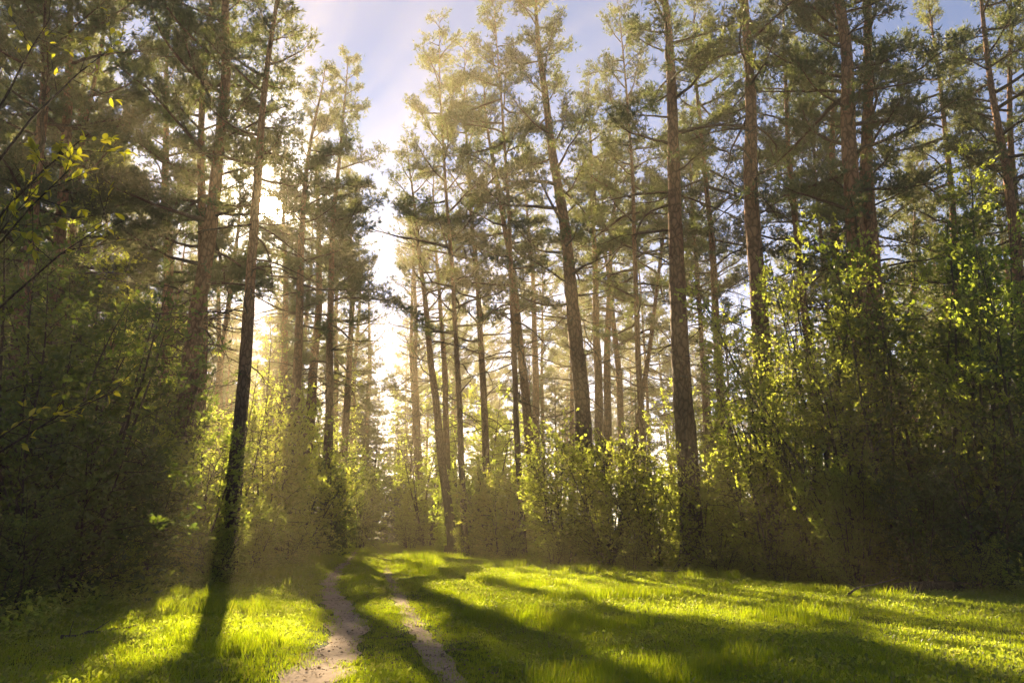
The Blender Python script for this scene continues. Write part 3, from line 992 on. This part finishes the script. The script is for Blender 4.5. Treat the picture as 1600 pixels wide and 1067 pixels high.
GS = 'leafy shrubs at the forest edge'
GT = 'young broadleaf trees at the forest edge'
for a in [
    # right side, from the track outwards
    (0, 650, 765, 76, 'farthest pale shrub at the right edge where the track disappears', 1.0),
    (1, 672, 730, 62, 'pale green shrub left of the leaning slender pine', 1.0),
    (3, 668, 600, 58, 'loose tall young clump behind the leaning slender pine', 1.0),
    (0, 735, 715, 47, 'golden hazy shrub just right of the leaning slender pine', 1.1),
    (3, 745, 600, 52, 'taller hazy golden clump behind the golden shrub', 1.1),
    (1, 790, 725, 42, 'twiggy golden shrub below the golden leaning pine', 1.1),
    (0, 880, 655, 36, 'pale bright shrub glowing in the sun under the big curved pine', 1.15),
    (0, 950, 665, 33.5, 'brightest rounded shrub in front of the big curved pine', 1.1),
    (1, 1020, 700, 32, 'bright shrub touching the foot of the large red pine on its left', 1.05),
    (1, 1110, 700, 29, 'darker sparse shrub in the gap at the foot of the large red pine', 1.0),
    (3, 1100, 590, 36, 'yellow green clump behind the large red pine', 1.0),
    (0, 1180, 650, 27, 'outermost sunlit shrub of the tall thicket, reaching into the gap', 1.0),
    (2, 1235, 430, 26, 'tall sunlit clump forming the bright flank of the thicket', 1.0),
    (2, 1300, 330, 25, 'tallest yellow green clump of the thicket below the twin pines', 1.0),
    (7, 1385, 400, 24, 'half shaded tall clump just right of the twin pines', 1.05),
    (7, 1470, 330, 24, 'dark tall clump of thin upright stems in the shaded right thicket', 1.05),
    (3, 1545, 300, 23, 'shaded tall clump with yellow topmost leaves near the border pair of pines', 1.1),
    (7, 1620, 340, 22, 'shaded clump at the extreme right border', 1.1),
    (2, 1265, 560, 24.2, 'rounded sunlit clump in front of the tallest clump, leafy down to the grass', 1.3),
    (2, 1205, 520, 25.5, 'leafy sunlit clump on the left flank of the tall thicket, bulging towards the gap', 1.15),
    (2, 1340, 470, 23.6, 'half lit leafy clump between the tallest clump and the twin trunks', 1.15),
    (1, 1330, 700, 22.5, 'low half lit bush in front of the tallest clump of the thicket', 1.0),
    (8, 1430, 720, 21.5, 'low shaded bush behind the dark fallen log', 1.0),
    (8, 1540, 660, 21, 'low shaded bush at the right end of the dark fallen log', 1.1),
    # left side
    (1, 552, 775, 88, 'far pale shrub at the left edge where the track disappears', 1.0),
    (0, 565, 705, 62, 'bright yellow green shrub left of the far end of the track', 0.95),
    (3, 520, 640, 56, 'shaded upright clump beside the far end of the track', 0.9),
    (8, 500, 680, 44, 'dark shaded shrub left of the track bend', 1.05),
    (1, 460, 700, 40, 'dark shaded shrub behind the sunlit spray left of the track', 1.0),
    (0, 415, 600, 33, 'sunlit shrub right of the dark slender pine', 0.9),
    (1, 395, 770, 27, 'low sunlit spray of leaves at the foot of the dark slender pine', 0.8),
    (3, 345, 560, 31, 'glowing yellow clump behind the dark slender pine', 1.0),
    (0, 300, 640, 25, 'leafy shrub left of the dark slender pine with sunlit outer leaves', 1.1),
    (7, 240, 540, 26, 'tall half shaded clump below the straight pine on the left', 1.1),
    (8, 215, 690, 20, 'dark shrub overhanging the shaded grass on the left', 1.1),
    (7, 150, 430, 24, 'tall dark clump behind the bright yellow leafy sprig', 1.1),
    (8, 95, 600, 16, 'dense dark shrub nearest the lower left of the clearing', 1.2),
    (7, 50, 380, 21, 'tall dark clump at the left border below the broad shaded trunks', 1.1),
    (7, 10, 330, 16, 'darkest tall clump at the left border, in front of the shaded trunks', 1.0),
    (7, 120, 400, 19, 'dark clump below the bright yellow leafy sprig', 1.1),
    (8, 20, 760, 13.2, 'low black green bush at the lower left corner of the clearing', 1.2),
]:
    SH(a[0], a[1], a[2], a[3], a[4], a[5], GS)
for u, v, d, lab in [(735, 835, 43, 'low bush in the grass right of the leaning slender trackside pine'), (800, 840, 39, 'low bush below the twiggy golden shrub'), (865, 845, 34, 'low bush at the grass edge under the pale bright shrub'),
                     (985, 850, 30, 'low bush at the grass edge under the brightest rounded shrub'), (1125, 855, 26.5, 'low bush right of the dry brushwood in the gap'), (1215, 850, 23.5, 'low bush at the left foot of the tall sunlit thicket'),
                     (1290, 860, 22.6, 'low bush left of the dark fallen log'), (1500, 850, 20.5, 'low bush in front of the dark fallen log'), (640, 815, 56, 'low bush at the far right edge of the track'),
                     (445, 835, 33, 'low bush left of the track bend'), (330, 830, 23, 'low bush at the foot of the shrub left of the dark slender pine'), (170, 850, 17, 'low dark bush above the fallen pale stick')]:
    SH(4, u, v - 12, d, lab, 1.2, 'low bushes along the grass edge', u * 0.1)
for a in [
    (5, 620, 610, 92, 'hazy young tree closing the end of the track on the right'),
    (5, 690, 520, 66, 'golden young tree behind the leaning slender pine'),
    (6, 770, 560, 58, 'golden young tree between the leaning slender pine and the golden pine'),
    (5, 540, 560, 64, 'yellow green young tree left of the narrow sky gap'),
    (6, 505, 540, 60, 'half shaded young tree beside the close pair of pines'),
    (5, 400, 500, 46, 'glowing young tree behind the dark slender pine'),
    (6, 210, 330, 33, 'tall dark young tree with yellow glints below the straight pine'),
    (5, 1540, 250, 30, 'young tree with sunlit yellow crown below the border pair of pines'),
    (6, 1400, 300, 32, 'young tree with yellow tips just right of the twin massive pines'),
    (6, 1130, 560, 50, 'pale young tree in the gap behind the large red pine'),
    (5, 30, 200, 26, 'tall dark young tree at the left border'),
    (6, 235, 330, 30, 'young tree with glinting leaves left of the thick dark pine'),
    (5, 1600, 420, 27, 'dark young tree at the extreme right border'),
]:
    SH(a[0], a[1], a[2], a[3], a[4], 1.0, GT)

print('opened shrubs', OPENED)
# unseen undergrowth around the viewer, added to darken the left of the clearing
for i, (x, y, kd, H) in enumerate([(-11.5, 9.5, 2, 8), (-10.5, 5.5, 3, 7), (-10, 1.5, 2, 8), (-10.5, -3, 3, 7), (-15, 8, 2, 9), (-9, -8, 2, 8), (-8, -13, 3, 7), (12, 3, 2, 8), (11, -2, 3, 7), (9.5, -8, 2, 8), (8, -14, 2, 8), (-14, 3, 2, 8),
                                   (7, -20, 2, 8), (-6, -19, 2, 8), (4, -26, 2, 9), (-3, -27, 2, 9), (15, 7, 2, 8), (-14, -5, 2, 9)]):
    side = 'left' if x < 0 else 'right'
    place_shrub(kd, x, y, H, f'one of the tall shrubs bordering the near end of the clearing {side} of the track', True, f'shrubs bordering the near end of the clearing {side} of the track', i * 0.9)
# far undergrowth, one shrub or young tree at a time
for i in range(900):
    if len(placed) > 480:
        break
    y = 34 + 95 * rnd.random()
    x = rnd.uniform(-0.8, 0.8) * y
    off = x - axis_x(y)
    if -5.0 < off < 6.5 or (off > 0 and y < 46 and off < 20) or (off < 0 and y < 40 and off > -8):
        continue
    if min((x - a) ** 2 + (y - b) ** 2 for a, b in placed) < 2.2 ** 2:
        continue
    kd = rnd.choice([0, 1, 3, 3, 5, 6, 2])
    H = {0: 4.5, 1: 3.5, 2: 7, 3: 7, 5: 10, 6: 9}[kd] * rnd.uniform(0.7, 1.15)
    if in_light(world_points(SHRUBS[kd]['cs'][::40], (x, y), (0, 0), 0, H / SHRUBS[kd]['H'])).mean() > 0.01:
        continue
    placed.append((x, y))
    side = 'left' if off < 0 else 'right'
    nm = 'young tree' if kd >= 5 else 'shrub'
    k = SHRUBS[kd]; s = H / k['H']
    o = thing('young_tree' if kd >= 5 else 'leafy_shrub', (far_label(x, y, H, rnd.random(), 0, {0: 'rounded shrub', 1: 'low spreading shrub', 2: 'dense tall clump', 3: 'loose tall clump', 5: 'single stemmed young tree', 6: 'forked young tree'}[kd], {0: 4, 1: 3.2, 2: 6.5, 3: 6.5, 5: 9.3, 6: 8.4}[kd], 2) or f'one of many {nm}s growing among the far pines {side} of the track').replace(' slim', '').replace(' upright', ''), 'tree' if kd >= 5 else 'shrub',
              (x, y, float(gz(x, y))), f'far {nm}s in the forest {side} of the track', (0, 0, rnd.uniform(0, 6.28)), s)
    for me in k['stems'][:4]:
        link('trunk' if kd == 5 else 'stem', me, o)
    link('crown' if kd >= 5 else 'foliage', k['foliage'], o)

# ------------------------------------------------------------------ the near leafy tree at the left border, leaf by leaf
lm = MB()
lv = np.array([(0, 0, 0), (0.018, 0.022, 0.006), (0.024, 0.05, 0.008), (0.014, 0.08, 0.003), (0, 0.105, -0.012), (-0.014, 0.08, 0.003), (-0.024, 0.05, 0.008), (-0.018, 0.022, 0.006),
               (0, 0.025, -0.002), (0, 0.052, -0.003), (0, 0.08, -0.007)])
lm.add(lv, [(8, 1, 2, 9), (9, 2, 3, 10), (7, 8, 9, 6), (6, 9, 10, 5)], [(0, 1, 8), (7, 0, 8), (10, 3, 4), (5, 10, 4)], np.full(11, 0.7))
LEAF = lm.mesh('broad_leaf', M['big_leaf'])
rng = np.random.default_rng(77)
base = np.array([-6.4, 7.9, 0.0])
nt_o = thing('broadleaf_tree', 'near broadleaf tree at the left border with large bright yellow green leaves on overhanging branches', 'tree', (base[0], base[1], float(gz(base[0], base[1]))))
tp = np.array([(0, 0, -0.2), (0.05, 0.05, 1.5), (-0.02, 0.1, 3), (0.1, 0.05, 4.5), (0.05, 0.0, 6.0), (0.1, 0.1, 7.5)])
m = MB(); m.tube(tp, np.linspace(0.09, 0.02, 6), 9)
link('trunk', m.mesh('near_trunk', M['shrub_bark']), nt_o)
TARGETS = [((138, 208), 6.4, 3.4, 80), ((110, 262), 6.4, 3.2, 70), ((190, 60), 7.6, 4.6, 34), ((80, 25), 7.2, 5.0, 22), ((60, 290), 7.2, 3.0, 34),
           ((175, 340), 7.0, 2.6, 16), ((180, 610), 7.4, 1.3, 26), ((60, 640), 7.2, 1.0, 16)]
nl = 0
from mathutils import Matrix
for (u, v), d, z0, cnt in TARGETS:
    tip = AT(u, v, d) - base
    p0, _ = at_path(tp, min(0.95, (z0 + 0.2) / 7.7))
    mid = (p0 + tip) / 2 + np.array([0, 0, 0.25]) + rng.normal(0, 0.06, 3)
    p = np.array([p0, (p0 + mid) / 2 + np.array([0, 0, 0.1]), mid, (mid + tip) / 2 + np.array([0, 0, 0.06]), tip])
    m = MB(); m.tube(p, np.linspace(0.022, 0.004, 5), 5)
    twigs = []
    for k in range(7):
        s = 0.62 + 0.38 * (k + rng.uniform()) / 7
        q0, d0 = at_path(p, min(0.99, s))
        dd = unit(d0 * 0.8 + rng.normal(0, 0.55, 3) + np.array([0, 0, 0.15]))
        l3 = rng.uniform(0.25, 0.6)
        p3 = np.array([q0, q0 + dd * l3 * 0.5, q0 + dd * l3 + np.array([0, 0, 0.03])])
        m.tube(p3, [0.005, 0.004, 0.002], 4)
        twigs.append((p3, dd))
    twigs.append((p[2:], unit(p[-1] - p[-2])))
    b = link('branch', m.mesh('near_branch', M['shrub_bark']), nt_o)
    for k in range(cnt):
        p3, dd = twigs[k % len(twigs)]
        c, _ = at_path(p3, min(0.99, rng.uniform(0.2, 1) ** 0.7))
        ld = unit(dd + rng.normal(0, 0.6, 3))
        nn = unit(rng.normal(0, 0.5, 3) + np.array([0, -0.1, 0.8]))
        xa = unit(np.cross(ld, nn)); za = np.cross(xa, ld)
        s = rng.uniform(0.65, 1.15)
        lo = link('leaf', LEAF, b)
        lo.matrix_local = Matrix(((xa[0] * s, ld[0] * s, za[0] * s, c[0]), (xa[1] * s, ld[1] * s, za[1] * s, c[1]), (xa[2] * s, ld[2] * s, za[2] * s, c[2]), (0, 0, 0, 1)))
        nl += 1
print('near leaves', nl)


# ------------------------------------------------------------------ fallen wood
def fallen(name, label, pts, rad, m, side=(), cat='branch'):
    P = [np.array([*G(u, v), 0.0]) for u, v in pts]
    P = np.array([[a[0], a[1], float(gz(a[0], a[1])) + h] for a, h in zip(P, rad[1])])
    org = P[0].copy()
    o = thing(name, label, cat, org)
    mb_ = MB()
    t = np.linspace(0, 1, 10)
    pp = np.stack([np.interp(t, np.linspace(0, 1, len(P)), P[:, i] - org[i]) for i in range(3)], -1) + np.random.default_rng(len(label)).normal(0, 0.012, (10, 3))
    mb_.tube(pp, np.linspace(rad[0][0], rad[0][1], 10), 8)
    link('stem' if cat == 'branch' else 'trunk', mb_.mesh(name, m), o)
    for s, v, l in side:
        q0, _ = at_path(pp, s)
        sm = MB()
        dv = unit(np.array(v, float))
        p2 = limb_path(np.random.default_rng(int(l * 100)), q0, math.atan2(dv[1], dv[0]), math.asin(dv[2]), l, 4, 0.0, 0.0, 0.12)
        sm.tube(p2, np.linspace(rad[0][1] * 0.8, 0.004, len(p2)), 5)
        link('branch_stub' if cat == 'log' else 'side_branch', sm.mesh('side_branch', m), o)
    return o


fallen('fallen_branch', 'long pale dead branch lying in the shaded grass at the lower left', [(95, 1006), (125, 1003), (155, 1000), (185, 996), (215, 990)], ((0.03, 0.010), (0.06, 0.06, 0.07, 0.07, 0.07)), M['dead_wood'],
       [(0.12, (0.2, 0.1, 0.9), 0.22), (0.35, (0.6, 0.5, 0.4), 0.3)])
fallen('fallen_log', 'dark mossy fallen log lying along the foot of the right thicket', [(1395, 926), (1470, 924), (1540, 922), (1640, 922)], ((0.17, 0.13), (0.12, 0.12, 0.12, 0.12)), M['log_bark'],
       [(0.3, (0.1, -0.3, 0.9), 0.35), (0.7, (-0.3, -0.4, 0.8), 0.3)], 'log')
fallen('fallen_branch', 'thin forked branch reaching out of the grass in front of the dark fallen log', [(1315, 938), (1345, 930), (1375, 925), (1405, 918)], ((0.028, 0.014), (0.05, 0.2, 0.26, 0.33)), M['dead_wood'],
       [(0.3, (-0.5, 0.1, 0.25), 0.5), (0.6, (0.4, -0.3, 0.3), 0.5)])
fallen('fallen_branch', 'short dead branch lying in the sunlit grass right of the low bushes in the middle', [(905, 893), (935, 891), (962, 893)], ((0.03, 0.012), (0.06, 0.07, 0.08)), M['log_bark'], [(0.4, (0.4, 0.5, 0.4), 0.5)])
fallen('fallen_branch', 'crooked dead branch on the grass at the foot of the large red pine', [(1010, 892), (1050, 896), (1095, 893)], ((0.035, 0.014), (0.07, 0.1, 0.12)), M['dead_wood'], [(0.5, (0.5, -0.3, 0.5), 0.6)])
fallen('fallen_branch', 'small dark branch lying across the grass left of the track bend', [(392, 893), (420, 889), (452, 890)], ((0.025, 0.010), (0.05, 0.08, 0.06)), M['log_bark'], [(0.5, (0.2, 0.5, 0.5), 0.4)])
for i, (u, v, lab) in enumerate([(1062, 884, 'pale dry brushwood branch leaning in the gap at the foot of the large red pine'),
                                 (1085, 886, 'curved dry twiggy branch right of the pale brushwood branch in the gap'),
                                 (1150, 893, 'dry arching twigs at the left foot of the sunlit thicket')]):
    x, y = G(u, v)
    o = thing('dead_branch', lab, 'branch', (x, y, float(gz(x, y))), 'dry brushwood in the gap')
    for k in range(6):
        r2 = np.random.default_rng(900 + i * 10 + k)
        p = limb_path(r2, (r2.normal(0, 0.15), r2.normal(0, 0.15), -0.05), r2.uniform(2.2, 4.6), math.radians(r2.uniform(25, 65)), r2.uniform(0.9, 1.9), 6, 0.06, -0.16, 0.12)
        sm = MB(); sm.tube(p, np.linspace(0.02, 0.005, len(p)), 5)
        for j in range(4):
            q0, d0 = at_path(p, r2.uniform(0.4, 0.95))
            p2 = limb_path(r2, q0, math.atan2(d0[1], d0[0]) + r2.normal(0, 0.8), r2.uniform(-0.3, 0.7), r2.uniform(0.25, 0.6), 3, 0, -0.1, 0.15)
            sm.tube(p2, np.linspace(0.009, 0.003, len(p2)), 4)
        link('dry_twig', sm.mesh('dry_twig', M['dead_wood']), o)


# ------------------------------------------------------------------ grass, herbs and litter (nobody could count them)
def clump(name, seed, nblade, h, w, rad, bend, mat):
    r = np.random.default_rng(seed)
    m = MB()
    for i in range(nblade):
        a, rr = r.uniform(0, 6.28), rad * math.sqrt(r.uniform())
        b = np.array([rr * math.cos(a), rr * math.sin(a), -0.015])
        az = r.uniform(0, 6.28)
        d = np.array([math.cos(az), math.sin(az), 0])
        hh = h * r.uniform(0.45, 1.15)
        bd = bend * r.uniform(0.2, 1.3)
        s = np.array([-d[1], d[0], 0]) * w * r.uniform(0.7, 1.2) * 0.5
        m1 = b + d * hh * bd * 0.3 + np.array([0, 0, hh * 0.55])
        tip = b + d * hh * bd + np.array([0, 0, hh * (1 - 0.25 * bd)])
        m.add([b - s, b + s, m1 + s * 0.8, m1 - s * 0.8, tip], [(0, 1, 2, 3)], [(3, 2, 4)], np.full(5, np.clip(r.normal(0.45, 0.22), 0, 1)))
    return bpy.data.objects.new(name, m.mesh(name, mat))


def herb(name, seed, nleaf, size, rad, mat, h=0.06):
    r = np.random.default_rng(seed)
    m = MB()
    c = np.stack([r.normal(0, rad, nleaf), r.normal(0, rad, nleaf), r.uniform(0.01, h, nleaf)], -1)
    a = r.uniform(0, 6.28, nleaf)
    add_leaves(m, r, c, np.stack([np.cos(a), np.sin(a), np.full(nleaf, 0.3)], -1), size, 0, 1.2)
    return bpy.data.objects.new(name, m.mesh(name, mat))


def scatter(name, clumps, pos, rot, scl, idx):
    """one stuff object: instances on points with per-point turn, size and kind"""
    col = bpy.data.collections.new(name + '_pieces')
    for i, c in enumerate(clumps):
        c.name = f'{name}_piece_{i}'
        col.objects.link(c)
    me = bpy.data.meshes.new(name)
    me.vertices.add(len(pos)); me.vertices.foreach_set('co', np.asarray(pos, np.float32).ravel())
    for an, ty, val in (('turn', 'FLOAT_VECTOR', rot), ('size', 'FLOAT', scl), ('pick', 'INT', idx)):
        at = me.attributes.new(an, ty, 'POINT')
        if ty == 'FLOAT_VECTOR':
            at.data.foreach_set('vector', np.asarray(val, np.float32).ravel())
        else:
            at.data.foreach_set('value', np.asarray(val, np.int32 if ty == 'INT' else np.float32))
    o = link(name, me)
    g = bpy.data.node_groups.new(name, 'GeometryNodeTree')
    g.interface.new_socket('Geometry', in_out='INPUT', socket_type='NodeSocketGeometry')
    g.interface.new_socket('Geometry', in_out='OUTPUT', socket_type='NodeSocketGeometry')
    gi, go = g.nodes.new('NodeGroupInput'), g.nodes.new('NodeGroupOutput')
    ip = g.nodes.new('GeometryNodeInstanceOnPoints')
    ci = g.nodes.new('GeometryNodeCollectionInfo')
    ci.inputs['Collection'].default_value = col
    ci.inputs['Separate Children'].default_value = True
    ci.inputs['Reset Children'].default_value = True
    ip.inputs['Pick Instance'].default_value = True

    def attr(nm, ty):
        n = g.nodes.new('GeometryNodeInputNamedAttribute'); n.data_type = ty; n.inputs['Name'].default_value = nm
        return n.outputs['Attribute']
    g.links.new(gi.outputs[0], ip.inputs['Points']); g.links.new(ci.outputs[0], ip.inputs['Instance'])
    g.links.new(attr('pick', 'INT'), ip.inputs['Instance Index'])
    g.links.new(attr('turn', 'FLOAT_VECTOR'), ip.inputs['Rotation'])
    g.links.new(attr('size', 'FLOAT'), ip.inputs['Scale'])
    g.links.new(ip.outputs[0], go.inputs[0])
    md = o.modifiers.new('scatter', 'NODES'); md.node_group = g
    return tag(o, kind='stuff')


def field(rng, n, d0, d1, power):
    """points spread over the view's wedge of ground, thinning out with distance"""
    d = (d0 ** power + rng.uniform(size=n) * (d1 ** power - d0 ** power)) ** (1 / power)
    a = rng.uniform(-0.70, 0.70, n)
    return d * np.tan(a) * 1.0, d


def patch(x, y, f=0.5, s=0.0):
    return 0.5 + 0.25 * (np.sin(f * x * 1.3 + 1.7 * np.sin(f * y * 0.9 + s)) + np.sin(f * y * 1.6 - 1.3 * np.sin(f * x * 0.7 + s * 2)))


def edge_off(x, y):
    """metres of open meadow left before the shrubs begin (negative under them)"""
    right = np.interp(y, [0, 18, 22, 26, 33, 40, 54, 117], [14, 13.5, 13, 10.5, 6.5, 2.5, -4.0, -16.5])
    left = np.interp(y, [0, 12, 19, 27, 35, 54, 117], [-7.8, -8.0, -9.2, -9.5, -10.5, -13.0, -24.0])
    return np.minimum(right - x, x - left)


rng = np.random.default_rng(3)
x, y = field(rng, 150000, 7.5, 75, 1.0)
e = edge_off(x, y)
dl, dr = track_dist(x, y)
keep = rng.uniform(size=len(x)) < np.clip(0.25 + 0.75 * (e + 1.0), 0.12, 1)
keep &= rng.uniform(size=len(x)) < np.clip((dl - 0.2 - 0.08 * np.sin(3 * y)) / 0.3, 0.0, 1)
keep &= rng.uniform(size=len(x)) < np.clip((dr - 0.02) / 0.4, np.where(y < 13, 0.45, 0.12), 1)
x, y = x[keep], y[keep]
dl, dr = dl[keep], dr[keep]
n = len(x)
pt = patch(x, y, 0.55)
pick = rng.choice(5, n, p=[0.42, 0.33, 0.07, 0.11, 0.07])
tall = (patch(x, y, 0.9, 2.0) > 0.8) & (np.minimum(dl, dr) > 0.8)
pick = np.where(tall & (rng.uniform(size=n) < 0.35), 2, np.where(pick == 2, 0, pick))
pick = np.where(np.minimum(dl, dr) < 0.7, 1, pick)
size = rng.uniform(0.7, 1.25, n) * (0.75 + 0.5 * pt) * np.clip(0.8 + y / 45, 1, 1.9)
pos = np.stack([x, y, gz(x, y)], -1)
rot = np.stack([rng.normal(0, 0.12, n), rng.normal(0, 0.12, n), rng.uniform(0, 6.28, n)], -1)
scatter('grass', [clump('c', 1, 36, 0.10, 0.007, 0.19, 0.6, M['grass']), clump('c', 2, 36, 0.06, 0.007, 0.19, 0.8, M['grass']),
                  clump('c', 3, 22, 0.24, 0.009, 0.09, 0.5, M['grass']), herb('c', 4, 18, 0.055, 0.08, M['leaf']), clump('c', 14, 12, 0.12, 0.006, 0.13, 1.2, M['litter'])], pos, rot, size, pick)
print('grass', n)

# low woodland herbs under and in front of the shrubs
x, y = field(rng, 42000, 8, 80, 1.1)
e = edge_off(x, y)
keep = (e < 1.2) & (e > -14)
x, y = x[keep], y[keep]
n = len(x)
scatter('undergrowth', [herb('c', 5, 26, 0.09, 0.13, M['leaf'], 0.3), herb('c', 6, 20, 0.11, 0.12, M['leaf'], 0.45), clump('c', 7, 16, 0.3, 0.011, 0.12, 0.7, M['grass'])],
        np.stack([x, y, gz(x, y)], -1), np.stack([rng.normal(0, 0.1, n), rng.normal(0, 0.1, n), rng.uniform(0, 6.28, n)], -1),
        rng.uniform(0.6, 1.4, n), rng.choice(3, n, p=[0.45, 0.3, 0.25]))

# dry leaves, twigs and crumbs on the tracks and in the grass
x, y = field(rng, 60000, 7.5, 60, 1.0)
dl, dr = track_dist(x, y)
dm = np.minimum(dl, dr)
keep = rng.uniform(size=len(x)) < np.clip(0.12 + 0.4 * np.exp(-(dm / 0.6) ** 2) + 0.7 * (edge_off(x, y) < 0.6), 0, 1)
x, y = x[keep], y[keep]
n = len(x)
tw = MB()
tw.tube(np.array([(0, 0, 0.006), (0.05, 0.01, 0.01), (0.11, -0.01, 0.006)]), [0.003, 0.003, 0.002], 4)
scatter('leaf_litter', [herb('c', 8, 7, 0.045, 0.09, M['litter'], 0.02), herb('c', 9, 4, 0.06, 0.1, M['litter'], 0.025), bpy.data.objects.new('c', tw.mesh('twig', M['dead_wood']))],
        np.stack([x, y, gz(x, y) + 0.02], -1), np.stack([rng.normal(0, 0.1, n), rng.normal(0, 0.1, n), rng.uniform(0, 6.28, n)], -1),
        rng.uniform(0.4, 1.0, n) * np.clip(y / 25, 1, 1.5), rng.choice(3, n, p=[0.55, 0.25, 0.2]))

# ------------------------------------------------------------------ the hazy air
m, t = mat_new('haze')
out = N(t, 'ShaderNodeOutputMaterial')
pv = N(t, 'ShaderNodeVolumePrincipled')
pv.inputs['Color'].default_value = HAZE_COLOR
pv.inputs['Density'].default_value = HAZE_DENSITY
pv.inputs['Anisotropy'].default_value = HAZE_G
t.links.new(pv.outputs[0], out.inputs['Volume'])
x0, x1, y0, y1, z0, z1 = -390, 390, -70, 440, -1.3, 35.5
mb = MB()
mb.add([(x0, y0, z0), (x1, y0, z0), (x1, y1, z0), (x0, y1, z0), (x0, y0, z1), (x1, y0, z1), (x1, y1, z1), (x0, y1, z1)],
       [(0, 3, 2, 1), (4, 5, 6, 7), (0, 1, 5, 4), (1, 2, 6, 5), (2, 3, 7, 6), (3, 0, 4, 7)])
hz = link('haze', mb.mesh('haze', m, False))
tag(hz, kind='stuff')
